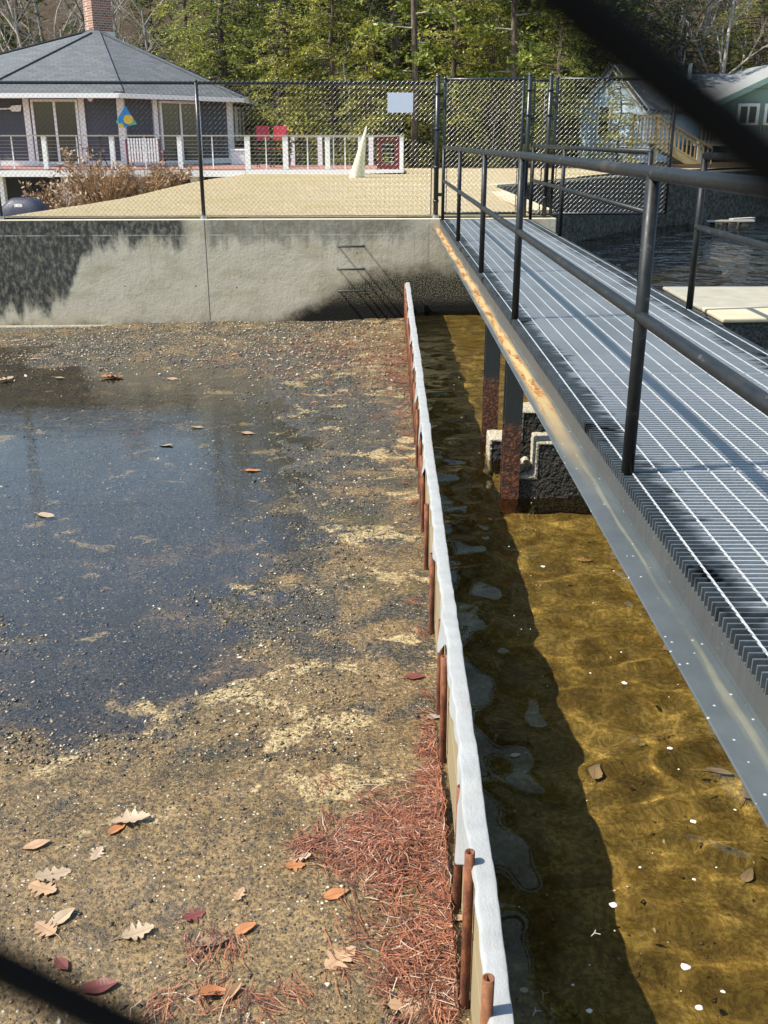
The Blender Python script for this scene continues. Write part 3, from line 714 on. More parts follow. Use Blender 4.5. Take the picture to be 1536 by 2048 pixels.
def gate_frame(name, label, x0, x1, z0, z1, hinge_x):
    t = thing(name, label, 'gate', wl(x0, FY, 0), WROT); g = MB(); w = x1-x0
    g.tube([(0,0,z0),(0,0,z1)], .024, 10).tube([(w,0,z0),(w,0,z1)], .024, 10).tube([(0,0,z1),(w,0,z1)], .022, 10).tube([(0,0,z0),(w,0,z0)], .022, 10)
    for (x, z) in ((0, z1), (w, z1)): g.ball((x, 0, z+.012), .03, 8, 6)
    g.build('frame', M['blackpaint'], t, smooth=True)
    chainlink(MB(), .02, w-.02, z0, z1, -.026).build('mesh', M['vinyl'], t)
    for x in (.05, w-.05): MB().tube([(x, -.01, z0+.03), (x, -.01, z1-.03)], .007, 6).build('tension_bar', M['blackpaint'], t)
    h = MB()
    for z in (.35, 1.65): h.box(hinge_x-x0-.035, -.03, z-.025, hinge_x-x0+.035, .035, z+.025)
    h.build('hinge', M['blackpaint'], t)
    return t
gt = gate_frame('chain_link_gate', 'narrow black chain link gate at the end of the footbridge', .845, 2.03, .07, 1.99, .79)
l = MB(); l.box(1.10, -.05, .78, 1.26, .05, .84).tube([(1.2, -.05, .81), (1.2, -.12, .81), (1.2, -.12, .70)], .009, 6); l.build('latch', M['blackpaint'], gt)
gp = thing('gate_post_pair', 'two tall black capped posts with a slim mesh infill right of the gate', 'fence posts', wl(2.10, FY, 0), WROT)
for x in (.02, .34):
    g = MB(); post(g, x, 0, 2.05, .036)
    for z in (.3, .9, 1.5, 1.85): g.tube([(x,0,z-.02),(x,0,z+.02)], .043, 10)
    q = g.build('post', M['blackpaint'], gp)
    for e in q.data.polygons: e.use_smooth = True
g = MB(); g.tube([(.02,0,1.98),(.34,0,1.98)], .02, 8).tube([(.10,0,.06),(.10,0,1.95)], .011, 6).tube([(.26,0,.06),(.26,0,1.95)], .011, 6); g.build('top_rail', M['blackpaint'], gp, smooth=True)
chainlink(MB(), .06, .31, .05, 1.96, -.02).build('mesh', M['vinyl'], gp)
gate_frame('fence_wing', 'wide black chain link wing panel hanging out over the pond', 2.54, 4.36, .06, 2.00, 2.49)
s = MB(); p0 = at(775, 185, 16.10); p1 = at(826, 225, 16.10)
s.box(p0.x, 16.135, p1.z, p1.x, 16.139, p0.z)
so = s.build('sign', M['sign'], origin=(.16, 16.137, p1.z)); tag(so, 'blank pale metal sign panel hung on the chain link mesh', 'sign')
rg = 0
for k, z in enumerate((-.40, -.745, -1.08)):            # three steel rungs let into the wall
    g = MB(); x0, x1 = -.80, -.40
    g.tube([(0,0,0),(0,-.145,0),(.02,-.162,0),(.38,-.162,0),(.40,-.145,0),(.40,0,0)], .016, 8)
    o = g.build('ladder_rung', M['rung'], smooth=True); o.location = wl(x0, 0, z); o.rotation_euler = (0, 0, WROT)
    tag(o, ['top steel rung on the concrete wall', 'middle steel rung on the concrete wall', 'bottom steel rung on the concrete wall'][k], 'rung', 'rungs on the concrete wall')

# ------------------------------------------------------------------ pavilion house with its deck
DZ = .36
hs = thing('pavilion_house', 'low grey pavilion house with a hipped shingle roof and white trim behind the deck', 'house', (-9.8, 31, DZ))
O = (-9.8, 31, DZ)
def P2(px, Y): v = at(px, 272, Y); return (v.x, Y)
EV = [P2(-330, 36), P2(-48, 30.9), P2(245, 30.9), P2(488, 34.9), P2(516, 39.0)]
EV += [(EV[4][0]-3.2, 43.2), (EV[0][0]+3.2, 43.2), (EV[0][0]-.4, 40)]
WP = [P2(-318, 36.3), P2(-42, 31.6), P2(247, 31.6), P2(462, 35.2), P2(492, 39.0)]
WP += [(WP[4][0]-3.2, 42.6), (WP[0][0]+3.3, 42.6), (WP[0][0]-.3, 40)]
ZE = 2.36; AP = at(190, 60, 37.2); apx = Vector((AP.x, AP.y, AP.z))
b = MB(); b.prism([(x, y, DZ-.02) for x, y in WP], (0, 0, ZE+.1-DZ)); b.build('wall', M['slate'], hs, origin=O)
b = MB(); nE = len(EV); vs = [(x, y, ZE) for x, y in EV] + [tuple(apx)]
fs = [(i, (i+1) % nE, nE) for i in range(nE)]
vs += [(x, y, ZE-.06) for x, y in EV]; fs += [tuple(reversed(range(nE+1, 2*nE+1)))] + [(i, nE+1+i, nE+1+(i+1) % nE, (i+1) % nE) for i in range(nE)]
b.add(vs, fs); rf = b.build('roof', M['shingle'], hs, origin=O)
rc = MB()
for x, y in EV[:5]: rc.bar((x, y, ZE+.02), apx + Vector((0, 0, .02)), .26, .035)
rc.build('hip_cap', M['shingle'], rf, origin=O)
gu = MB()
for i in range(4): 
    a, c = EV[i], EV[i+1]; gu.bar((a[0], a[1], ZE-.075), (c[0], c[1], ZE-.075), .10, .13)
gu.build('gutter', M['white'], rf, origin=O)
ds = MB(); e = EV[4]; ds.tube([(e[0]-.1, e[1]-.2, ZE-.1), (e[0]-.2, e[1]-.3, ZE-.32), (e[0]-.65, e[1]-.3, ZE-.55), (e[0]-.7, e[1]-.3, DZ)], .045, 8); ds.build('downspout', M['white'], hs, origin=O)
ch = MB(); c0 = at(164, 62, 37.2); c1 = at(222, 62, 37.2); cw = c1.x-c0.x
Mx = Matrix.Rotation(R(38), 4, 'Z'); cc = Vector(((c0.x+c1.x)/2 + .02, 37.5, 0)); w2 = cw*.36
sq = [Mx @ Vector((sx*w2, sy*w2, 0)) + cc for sx, sy in ((-1,-1),(1,-1),(1,1),(-1,1))]
ch.prism([q + Vector((0, 0, apx.z-.7)) for q in sq], (0, 0, 2.1)); cho = ch.build('chimney', M['brick'], hs, origin=O)
cf = MB(); sq2 = [Mx @ Vector((sx*w2*1.1, sy*w2*1.1, 0)) + cc for sx, sy in ((-1,-1),(1,-1),(1,1),(-1,1))]
cf.prism([q + Vector((0, 0, apx.z-.72)) for q in sq2], (0, 0, .68)); cf.build('flashing', M['cable'], cho, origin=O)
cf = MB(); cf.prism([q + Vector((0, 0, apx.z+1.41)) for q in sq2], (0, 0, .10)); cf.build('crown_cap', M['black'], cho, origin=O)
def facet(i): 
    a, c = Vector((*WP[i], 0)), Vector((*WP[i+1], 0)); d = (c-a).normalized(); return a, d, Vector((d.y, -d.x, 0)), (c-a).length
def on_facet(i, px):                                   # distance along wall i where the line of sight of column px meets it
    a, d, nrm, L = facet(i); r_ = at(px, 272, 30); k = r_.x/30
    return (k*a.y - a.x) / (d.x - k*d.y)
def slab(g, i, s0, s1, z0, z1, out, inn=.0):
    a, d, nrm, L = facet(i); p = a + d*s0 + nrm*inn; q = a + d*s1 + nrm*inn
    return g.prism([p+Vector((0,0,z0)), q+Vector((0,0,z0)), q+nrm*(out-inn)+Vector((0,0,z0)), p+nrm*(out-inn)+Vector((0,0,z0))], (0, 0, z1-z0))
for i, cols in ((1, (-20, 60, 169)), (2, (312,)), ):
    for c in cols:
        s_ = on_facet(i, c); slab(MB(), i, s_-.085, s_+.085, DZ, ZE, .06).build('trim_post', M['white'], hs, origin=O)
for i in (1, 2, 3): 
    a, d, nrm, L = facet(i)
    g = MB(); slab(g, i, 0.0, L, ZE-.13, ZE+.02, .045); slab(g, i, 0, L, DZ+.0, DZ+.15, .05); g.build('trim_band', M['white'], hs, origin=O)
for x, y in (WP[2], WP[3]):
    MB().box(x-.10, y-.12, DZ, x+.10, y+.05, ZE).build('corner_post', M['white'], hs, origin=O)
for i, pa, pb in ((1, 72, 160), (2, 322, 398)):
    s0, s1 = on_facet(i, pa), on_facet(i, pb); mid = (s0+s1)/2
    gl = slab(MB(), i, s0, s1, DZ+.09, ZE-.20, .052, .046).build('sliding_door', M['glass'], hs, origin=O)
    g = MB()
    for q in (s0, mid, s1): slab(g, i, q-.035, q+.035, DZ+.05, ZE-.16, .085)
    slab(g, i, s0, s1, ZE-.22, ZE-.15, .08); slab(g, i, s0, s1, DZ+.05, DZ+.12, .08); g.build('frame', M['white'], gl, origin=O)
L3 = facet(3)[3]; gl = slab(MB(), 3, L3*.3, L3*.72, DZ+.75, ZE-.3, .06, .01).build('window', M['glass'], hs, origin=O)
g = MB()
for q in (.3, .51, .72): slab(g, 3, L3*q-.04, L3*q+.04, DZ+.7, ZE-.24, .09)
slab(g, 3, L3*.3, L3*.72, DZ+.7, DZ+.78, .1); g.build('frame', M['white'], gl, origin=O)
lp = at(182, 197, 31.55); MB().ball((lp.x, lp.y-.08, lp.z), .085, 12, 8).box(lp.x-.04, lp.y-.02, lp.z-.04, lp.x+.04, lp.y+.1, lp.z+.04).build('lamp', M['white'], hs, origin=O)

dkx0, dkx1 = -15.0, at(808, 272, 29).x
dc = thing('deck', 'raised deck with white fascia, white posts and cable railing around the pavilion house', 'deck', (-6, 29, DZ)); OD = (-6, 29, DZ)
b = MB(); b.box(dkx0, 29.0, DZ-.05, at(492, 272, 29).x, 40, DZ-.012); b.box(at(492, 272, 29).x + .002, 29.0, DZ-.05, dkx1, 32.6, DZ-.012); b.build('deck_boards', M['reddeck'], dc, origin=OD)
b = MB(); b.box(dkx0, 28.93, DZ-.21, at(488, 272, 29).x, 28.99, DZ-.045); b.build('fascia', M['white'], dc, origin=OD)
b = MB(); x0 = at(489, 272, 29).x; b.prism([(x0, 28.93, DZ-.21), (dkx1, 28.93, DZ-.10), (dkx1, 28.93, DZ-.02), (x0, 28.93, DZ-.02)], (0, .06, 0)); b.build('skirt', M['white'], dc, origin=OD)
b = MB(); b.box(dkx0, 28.92, 1.19, dkx1, 29.10, 1.225); b.build('top_rail', M['greywood'], dc, origin=OD)
b = MB()
for k in range(8): z = DZ+.09+k*.09; b.tube([(dkx0, 29.0, z), (at(752, 272, 29).x, 29.0, z)], .005, 5)
b.build('cables', M['cable'], dc, origin=OD)
for px, w in ((-140, .12), (-8, .12), (90, .12), (225, .12), (360, .12), (495, .14), (571, .14), (655, .13), (721, .13), (803, .11)):
    x = at(px, 300, 29).x; MB().box(x-w/2, 28.94, DZ-.01, x+w/2, 29.06, 1.189).build('railing_post', M['white'], dc, origin=OD)
for px in (25, 155, 290, 425, 532, 615, 667, 690):
    x = at(px, 300, 29).x; MB().box(x-.015, 28.985, DZ, x+.015, 29.015, 1.189).build('baluster', M['white'], dc, origin=OD)
gp_ = MB(); xg0 = at(754, 272, 29).x; xg1 = at(800, 272, 29).x
for a in ((xg0, 28.95, DZ-.02, xg0+.13, 29.02, 1.18), (xg1-.15, 28.95, DZ-.02, xg1-.02, 29.02, 1.18), (xg0+.13, 28.95, 1.04, xg1-.15, 29.02, 1.18), (xg0+.13, 28.95, DZ-.02, xg1-.15, 29.02, DZ+.13)): gp_.box(*a)
gg = gp_.build('deck_gate', M['redpaint'], dc, origin=OD)
b = MB()
for k in range(7): z = DZ+.18+k*.11; b.tube([(xg0+.1, 29, z), (xg1-.1, 29, z)], .007, 5)
b.build('gate_bars', M['white'], gg, origin=OD)
b = MB(); b.box(at(530, 272, 32).x, 32.5, 1.16, at(790, 272, 32).x, 32.6, 1.19)
b.build('rear_top_rail', M['greywood'], dc, origin=OD)
for px in (585, 640, 742):
    x = at(px, 300, 32.5).x; MB().box(x-.07, 32.46, DZ-.01, x+.07, 32.54, 1.159).build('rear_railing_post', M['white'], dc, origin=OD)
for px in (-120, 4, 135, 282, 392, 484):
    x = at(px, 380, 29.3).x; MB().box(x-.11, 29.15, -1.1, x+.11, 29.37, DZ-.055).build('support_post', M['white'], dc, origin=OD)
MB().box(dkx0, 31.9, -1.2, -5.0, 32.1, DZ-.06).build('foundation_wall', M['slate'], dc, origin=OD)
MB().box(dkx0, 29.25, DZ-.20, -4.2, 29.35, DZ-.055).build('joist', M['greywood'], dc, origin=OD)

# things on and around the deck
kp = [at(250, 211, 31.2), at(232, 244, 31.15), at(243, 256, 31.1), at(274, 248, 31.15)]
kt = thing('kite', 'blue triangular kite with yellow and aqua patches hanging above the deck', 'kite', kp[0])
def tri(pts, m, nm, dy, par): MB().prism([Vector(p) + Vector((0, dy, 0)) for p in pts], (0, .012, 0)).build(nm, M[m], par, origin=kp[0])
L_ = lambda a, c, t: Vector(a)*(1-t) + Vector(c)*t
tri([kp[0], kp[1], kp[2], kp[3]], 'kblue', 'sail', 0, kt)
tri([L_(kp[0],kp[3],.74), kp[3], L_(kp[2],kp[3],.45)], 'kgreen', 'sail_patch', -.013, kt); tri([L_(kp[0],kp[1],.76), kp[1], L_(kp[1],kp[2],.6)], 'kgreen', 'sail_patch', -.013, kt)
cy = at(257, 239, 31.1); MB().prism([cy + Vector((.13*math.cos(t)*1.1, -.014, .13*math.sin(t))) for t in np.linspace(0, 6.28, 13)[:-1]], (0, -.012, 0)).build('sun_patch', M['kyellow'], kt, origin=kp[0])
tri([kp[2], L_(kp[1],kp[2],.35), L_(kp[2],kp[0],.22), L_(kp[2],kp[3],.2)], 'kyellow', 'tail_patch', -.026, kt)

bx0, bx1 = at(253, 300, 30.0).x, at(322, 300, 30.0).x
bn = thing('bench', 'dark red framed bench with white back slats on the deck', 'bench', ((bx0+bx1)/2, 30, DZ)); OB = ((bx0+bx1)/2, 30, DZ)
for x in (bx0, bx1-.05):
    MB().box(x, 29.93, DZ, x+.05, 29.99, 1.12).build('leg', M['redpaint'], bn, origin=OB); MB().box(x, 30.5, DZ, x+.05, 30.56, .82).build('leg', M['redpaint'], bn, origin=OB)
MB().box(bx0+.051, 29.99, .76, bx1-.051, 30.5, .80).build('seat', M['white'], bn, origin=OB)
for z_ in (1.09, .5): MB().box(bx0+.051, 29.95, z_, bx1-.051, 29.99, z_+.045).build('back_rail', M['redpaint'], bn, origin=OB)
g = MB()
for k in range(11): x = bx0+.09+k*(bx1-bx0-.18)/10; g.box(x-.026, 29.93, .50, x+.026, 29.949, 1.14)
g.build('back_slats', M['white'], bn, origin=OB)
def red_chair(px, Y, lab, rz):
    v = at(px, 300, Y); t = thing('deck_chair', lab, 'chair', (v.x, Y, DZ-.012), rz, 'red chairs on the deck'); t.scale = (.72, .8, 1.0)
    MB().prism([(-.27, .28, .74), (.27, .28, .74), (.27, .34, 1.12), (-.27, .34, 1.12)], (0, .02, .004)).build('backrest', M['redchair'], t)
    MB().box(-.26, -.2, .50, .26, .27, .52).build('seat', M['redchair'], t)
    for s in (-1, 1):
        MB().bar((s*.285, .27, .45), (s*.285, .35, 1.13), .03, .03).build('back_post', M['black'], t)
        MB().box(s*.30-.03, -.22, .66, s*.30+.03, .28, .68).build('arm', M['black'], t)
        MB().box(s*.285-.014, -.22, 0, s*.285+.014, -.19, .66).build('leg', M['black'], t); MB().box(s*.285-.014, .25, 0, s*.285+.014, .28, .66).build('leg', M['black'], t)
red_chair(530, 30.6, 'red canvas backed chair nearer the house on the deck', .3); red_chair(556, 30.9, 'red canvas backed chair on the deck beside the yellow flowers', -.2)
v = at(573, 300, 31.4); g = MB()
g.tube([(v.x, 31.4, DZ), (v.x, 31.4, DZ+.22)], [.10, .14], 12); yp = thing('potted_plant', 'potted plant with yellow flowers behind the deck railing', 'plant', (v.x, 31.4, DZ))
g.build('pot', M['reddeck'], yp, origin=(v.x, 31.4, DZ))
def cards(cen, size, n, spread, seed, flat=.5):          # n small leaf quads round the centres
    r = np.random.default_rng(seed); c = np.asarray(cen)[r.integers(0, len(cen), n)] + r.normal(0, 1, (n, 3))*np.asarray(spread)
    d = r.normal(0, 1, (n, 3)); d[:, 2] *= flat; d /= np.linalg.norm(d, axis=1)[:, None]
    e = r.normal(0, 1, (n, 3)); e = np.cross(d, e); e /= np.linalg.norm(e, axis=1)[:, None]
    s = size*r.uniform(.6, 1.4, (n, 1)); v = np.stack([c-d*s, c+e*s*.42, c+d*s, c-e*s*.42], 1).reshape(-1, 3)
    return v, np.arange(4*n).reshape(n, 4)
vv, ff = cards([(v.x, 31.4, DZ+.5), (v.x, 31.4, DZ+.8)], .07, 260, (.08, .08, .16), 4); npmesh('leaves', vv, ff, M['leafB'], yp, origin=(v.x, 31.4, DZ))
vv, ff = cards([(v.x, 31.4, DZ+.98)], .06, 50, (.07, .07, .07), 5); npmesh('flowers', vv, ff, M['kyellow'], yp, origin=(v.x, 31.4, DZ))
v = at(478, 318, 33.5); o = MB().box(-.22, -.2, 0, .22, .2, .40).box(-.24, -.22, .401, .24, .22, .47).build('storage_box', M['white'], bevel=.02); o.location = (v.x, 33.5, DZ-.012); tag(o, 'white lidded storage box by the corner of the pavilion house', 'box')
v = at(203, 310, 30.4); g = MB()
for k in range(3): g.tube([(0, 0, .42), (.17*math.cos(2.1*k+.5), .17*math.sin(2.1*k+.5), 0)], .018, 6)
g.tube([(0, 0, .38), (0, 0, .80)], .02, 8).ball((0, 0, .84), .06, 8, 6); o = g.build('tripod_stand', M['black']); o.location = (v.x, 30.4, DZ-.012); tag(o, 'small black tripod stand on the deck left of the bench', 'stand')
pa, pb = at(-30, 219, 31.5), at(20, 217, 31.5); pc = at(41, 216, 31.5); g = MB(); g.tube([pa, pb], .022, 8); g.prism([pb+Vector((0,0,-.03)), at(24, 223, 31.5), at(41, 223, 31.5), at(42, 210, 31.5), at(24, 211, 31.5), pb+Vector((0,0,.03))], (0, .03, 0))
o = g.build('paddle', M['white'], origin=pb); tag(o, 'white wooden paddle hung on the dark house wall', 'paddle')
# covered grill below the deck
v = at(52, 437, 22.5); gz = -.98
ck = thing('covered_grill', 'barbecue grill under a navy cover standing below the deck', 'grill', (v.x, 22.5, gz)); OG = (v.x, 22.5, gz); wv = at(100, 437, 22.5).x - v.x
zt = at(45, 396, 22.5).z
g = MB(); prof = [(1.0, 0), (1.02, .25), (.99, .55), (.94, .78), (.62, .94), (.45, 1.0)]; nn = 20; vs = []; fs = []
for j, (r_, h) in enumerate(prof):
    for q in range(nn):
        t_ = 2*math.pi*q/nn; k = (abs(math.cos(t_))**5 + abs(math.sin(t_))**5)**(-.2); wob = 1 + .03*math.sin(q*3.3+j)
        vs.append((v.x + wv*r_*k*math.cos(t_)*wob, 22.5 + .33*r_*k*math.sin(t_)*wob, gz + h*(zt-gz)))
for j in range(len(prof)-1):
    for q in range(nn): fs.append((j*nn+q, j*nn+(q+1) % nn, (j+1)*nn+(q+1) % nn, (j+1)*nn+q))
fs.append(tuple(range((len(prof)-1)*nn, len(prof)*nn))); g.add(vs, fs).build('cover', M['navy'], ck, origin=OG, smooth=True)
MB().box(v.x-.08, 22.10, zt-.16, v.x+.08, 22.135, zt-.10).build('label_patch', M['white'], ck, origin=OG)
# pale folded canvas cone on the lawn edge
a, c, tp = at(694, 347, 27), at(730, 347, 27), at(733, 252, 27); b = MB(); n = 16; vs = []; fs = []
cz = .2
for j, t_ in enumerate((0, .25, .5, .75, 1.0)):
    cx = (a.x+c.x)/2*(1-t_) + tp.x*t_; rx = (c.x-a.x)/2*.8*(1-t_) + .012; ry = .12*(1-t_) + .012
    for q in range(n):
        u = 2*math.pi*q/n; f_ = 1 + .10*math.sin(3*u+1)*(1-t_); vs.append((cx + rx*math.cos(u)*f_, 27 + ry*math.sin(u)*f_, cz + (tp.z-cz)*t_))
for j in range(4):
    for q in range(n): fs.append((j*n+q, j*n+(q+1) % n, (j+1)*n+(q+1) % n, (j+1)*n+q))
fs.append(tuple(range(4*n, 5*n))); o = b.add(vs, fs).build('canvas_cone', M['cream'], origin=((a.x+c.x)/2, 27, cz), smooth=True)
tag(o, 'tall tapering cream canvas cover leaning at the edge of the lawn', 'cover')
# dried bushes in front of the deck
def dry_bush(px, Y, w, h, heads, stems, seed, lab, base=None):
    r = np.random.default_rng(seed); v = at(px, 400, Y); z0 = base if base is not None else float(land_z(np.array([v.x]), np.array([Y]))[0])
    t = thing('dried_bush', lab, 'bush', (v.x, Y, z0)); g = MB(); tips = []
    for i in range(stems):
        a = r.uniform(0, 6.28); rad = r.uniform(.2, 1)**.7; dx = math.cos(a)*w*rad; dy = math.sin(a)*w*.6*rad; hh = h*r.uniform(.55, 1.05)
        b0 = (dx*.35, dy*.35, 0); m_ = (dx*.7 + r.normal(0, .04), dy*.7, hh*.55); e_ = (dx*1.05 + r.normal(0, .06), dy, hh)
        g.tube([b0, m_, e_], [.010, .007, .004], 4, False); tips.append(e_); tips.append(m_)
        if i % 2: e2 = (e_[0]+r.normal(0, .12), e_[1]+r.normal(0, .1), hh*r.uniform(.6, .95)); g.tube([m_, e2], [.006, .003], 3, False); tips.append(e2)
    g.build('stems', M['drystem'], t)
    vv, ff = cards(tips, .055, heads, (.05, .05, .05), seed+1, 1.0); npmesh('blossoms', vv, ff, M['dryhead'], t)
dry_bush(112, 25.5, .75, 1.05, 900, 70, 11, 'dried hydrangea bush with pale flower heads beside the covered grill', -.95)
dry_bush(205, 27.6, .95, 1.25, 500, 260, 12, 'dense bush of reddish brown dry stems in the middle of the deck front', -.75)
dry_bush(285, 28.2, .9, .95, 420, 230, 13, 'dense bush of dry brown stems below the bench', -.55)
dry_bush(345, 28.5, .6, .55, 500, 60, 14, 'low dried hydrangea at the right end of the deck front', -.1)
dry_bush(175, 28.1, .6, 1.75, 700, 40, 15, 'tall dried hydrangea with flower heads reaching the deck railing', -.9)

# ------------------------------------------------------------------ houses on the far side of the pond
bh = thing('blue_house', 'pale blue sided cottage with white corner trim, half hidden by branches', 'house', (9, 42, .2)); OH = (9, 42, .2)
A, Bc = at(1158, 300, 45.0), at(1287, 300, 42); Ax, Bx = Vector((A.x, 45.0, 0)), Vector((Bc.x, 42, 0)); back = Vector((.75, 1, 0)).normalized()*6.5; Z0, Z1 = -.6, 2.25; ridge = (Ax+Bx)/2 + Vector((0, 0, 3.75))
b = MB(); b.add([Ax+Vector((0,0,Z0)), Bx+Vector((0,0,Z0)), Bx+Vector((0,0,Z1)), ridge, Ax+Vector((0,0,Z1)), Ax+back+Vector((0,0,Z0)), Bx+back+Vector((0,0,Z0)), Bx+back+Vector((0,0,Z1)), ridge+back, Ax+back+Vector((0,0,Z1))],
              [(0,1,2,3,4), (9,8,7,6,5), (1,6,7,2), (5,0,4,9)]); b.build('wall', M['bluesiding'], bh, origin=OH)
fw = (Bx-Ax).normalized(); out = Vector((fw.y, -fw.x, 0)); b = MB()
for e0 in (Ax, Bx):
    e = e0 + Vector((0, 0, Z1)); sgn = (e - ridge); sgn.normalize(); q = e + sgn*.35; up = Vector((0, 0, .06))
    b.prism([ridge+out*.3+up, q+out*.3+up, q+back+up, ridge+back+up], (0, 0, .09))
b.build('roof', M['shingle'], bh, origin=OH)
b = MB()
for e0 in (Ax, Bx):
    e = e0 + Vector((0, 0, Z1)); sgn = (e-ridge).normalized(); q = e + sgn*.3; b.bar(ridge+out*.16, q+out*.16, .06, .20)
b.build('rake_board', M['white'], bh, origin=OH)
MB().box(Bx.x-.16, 41.86, Z0, Bx.x+.05, 42.0, Z1).build('corner_trim', M['white'], bh, origin=OH)
ww = MB(); m0 = Ax.lerp(Bx, .30)+out*.03; m1 = Ax.lerp(Bx, .48)+out*.03
wn = ww.prism([m0+Vector((0,0,1.2)), m1+Vector((0,0,1.2)), m1+Vector((0,0,2.3)), m0+Vector((0,0,2.3))], out*.05).build('window', M['glass'], bh, origin=OH)
g = MB(); g.bar(m0+out*.06+Vector((0,0,1.15)), m0+out*.06+Vector((0,0,2.35)), .09, .05, (1,0,0)); g.bar(m1+out*.06+Vector((0,0,1.15)), m1+out*.06+Vector((0,0,2.35)), .09, .05, (1,0,0)); g.build('frame', M['white'], wn, origin=OH)

stair = thing('wooden_stairs', 'new pine outdoor staircase with railings beside the blue cottage', 'stairs', (10.5, 40, 0)); OS = (10.5, 40, 0)
ta, tb = at(1306, 297, 40.3), at(1396, 332, 40.3); s0 = Vector((ta.x, 40.3, .95)); s1 = Vector((tb.x+.3, 40.3, -.15))
for dy in (-.55, .55):
    o_ = Vector((0, dy, 0)); MB().bar(s0+o_, s1+o_, .06, .26).build('stringer', M['yellowwood'], stair, origin=OS)
    h = MB(); rl = Vector((0, 0, .92)); h.bar(s0+o_+rl, s1+o_+rl, .10, .07); h.bar(s0+o_+Vector((0,0,.2)), s1+o_+Vector((0,0,.2)), .05, .06)
    for k in range(14): p = s0.lerp(s1, k/13) + o_; h.box(p.x-.02, p.y-.02, p.z+.15, p.x+.02, p.y+.02, p.z+.9)
    h.build('handrail', M['yellowwood'], stair, origin=OS)
g = MB()
for k in range(7): p = s0.lerp(s1, (k+.5)/7); g.box(p.x-.14, p.y-.52, p.z+.06, p.x+.14, p.y+.52, p.z+.10)
g.build('treads', M['yellowwood'], stair, origin=OS)
g = MB(); g.box(s0.x-1.0, 39.7, .93, s0.x, 40.9, 1.0); 
for x in (s0.x-.95, s0.x-.02): g.box(x-.06, 39.75, -.5, x+.06, 39.87, 1.95)
g.box(s0.x-1.0, 39.74, 1.85, s0.x, 39.86, 1.93)
for k in range(8): x = s0.x-.95+k*.12; g.box(x-.02, 39.78, 1.0, x+.02, 39.82, 1.86)
g.build('landing', M['yellowwood'], stair, origin=OS)

gh = thing('green_house', 'green board house with a grey gable roof and white framed window across the pond', 'house', (15, 45, .4)); OGH = (15, 45, .4)
gx0 = at(1385, 220, 46).x; gx1 = gx0 + 9; b = MB(); wy = 46.0; rz_ = at(1600, 140, wy).z; ez = at(1440, 207, wy).z; xe = at(1440, 207, wy).x; xr = xe + 3.6; rzz = ez + (xr-xe)*.46
b.add([(xe, wy, -1), (xr*2-xe, wy, -1), (xr*2-xe, wy, ez), (xr, wy, rzz), (xe, wy, ez), (xe, wy+9, -1), (xr*2-xe, wy+9, -1), (xr*2-xe, wy+9, ez), (xr, wy+9, rzz), (xe, wy+9, ez)], [(0,1,2,3,4), (9,8,7,6,5), (0,4,9,5), (1,6,7,2)])
b.box(gx0, wy+1.2, -1, xe-.01, wy+8, ez-.05); b.build('wall', M['greenwall'], gh, origin=OGH)
b = MB(); b.prism([(xe-.45, wy-.4, ez-.17), (xr, wy-.4, rzz+.04), (xr, wy+9.3, rzz+.04), (xe-.45, wy+9.3, ez-.17)], (0, 0, .13)); b.prism([(xr, wy-.4, rzz+.04), (2*xr-xe+.45, wy-.4, ez-.17), (2*xr-xe+.45, wy+9.3, ez-.17), (xr, wy+9.3, rzz+.04)], (0, 0, .13))
zr = at(1400, 152, 50).z; b.prism([(gx0-.5, wy+.6, ez-.1), (xr-.1, wy+.6, ez-.1), (xr-.1, wy+4.8, zr), (gx0-.5, wy+4.8, zr)], (0, 0, .13))
b.build('roof', simple('pale_grey_shingles', (.24, .25, .245), .9, 0, .2, 9, .3, .2), gh, origin=OGH)
b = MB(); b.bar((xe-.45, wy-.43, ez-.12), (xr, wy-.43, rzz+.09), .05, .22); b.build('rake_board', M['greenwall'], gh, origin=OGH)
for pa, pb in ((1476, 1514), (1530, 1566)):
    q0, q1 = at(pa, 207, wy), at(pb, 252, wy); wn = MB().box(q0.x+.1, wy-.05, q1.z+.1, q1.x-.1, wy-.01, q0.z-.1).build('window', M['glass'], gh, origin=OGH)
    g = MB(); g.box(q0.x, wy-.08, q1.z, q0.x+.12, wy-.01, q0.z); g.box(q1.x-.12, wy-.08, q1.z, q1.x, wy-.01, q0.z); g.box(q0.x+.12, wy-.08, q0.z-.12, q1.x-.12, wy-.01, q0.z); g.box(q0.x+.12, wy-.08, q1.z, q1.x-.12, wy-.01, q1.z+.12)
    xm = (q0.x+q1.x)/2; g.box(xm-.04, wy-.075, q1.z+.12, xm+.04, wy-.012, q0.z-.12); g.build('frame', M['white'], wn, origin=OGH)
v = at(1386, 140, 49.5); MB().tube([(v.x, 50, zr-.6), (v.x, 50, v.z+.3)], .09, 10).build('vent_pipe', M['white'], gh, origin=OGH)
gd = thing('wooden_deck', 'weathered wooden deck with slatted railing in front of the green house', 'deck', (14, 43.5, .5)); OW = (14, 43.5, .5); yw = 43.0
x0 = at(1400, 270, yw).x; z1 = at(1500, 250, yw).z; z0 = at(1500, 281, yw).z; g = MB(); g.box(x0, yw, z0-.2, x0+9, 45.9, z0-.02); g.build('platform', M['greywood'], gd, origin=OW)
g = MB(); g.box(x0, yw-.05, z1-.06, x0+9, yw+.07, z1)
for k in range(56): x = x0+.05+k*.16; g.box(x, yw-.02, z0-.02, x+.055, yw+.02, z1-.06)
g.build('railing', mk_wood('grey_brown_slats', (.20, .16, .11), (.36, .29, .20)), gd, origin=OW)
for x in (x0+.1, x0+3, x0+6): MB().box(x-.09, yw+.1, -1.2, x+.09, yw+.28, z0-.2).build('support_post', M['greywood'], gd, origin=OW)
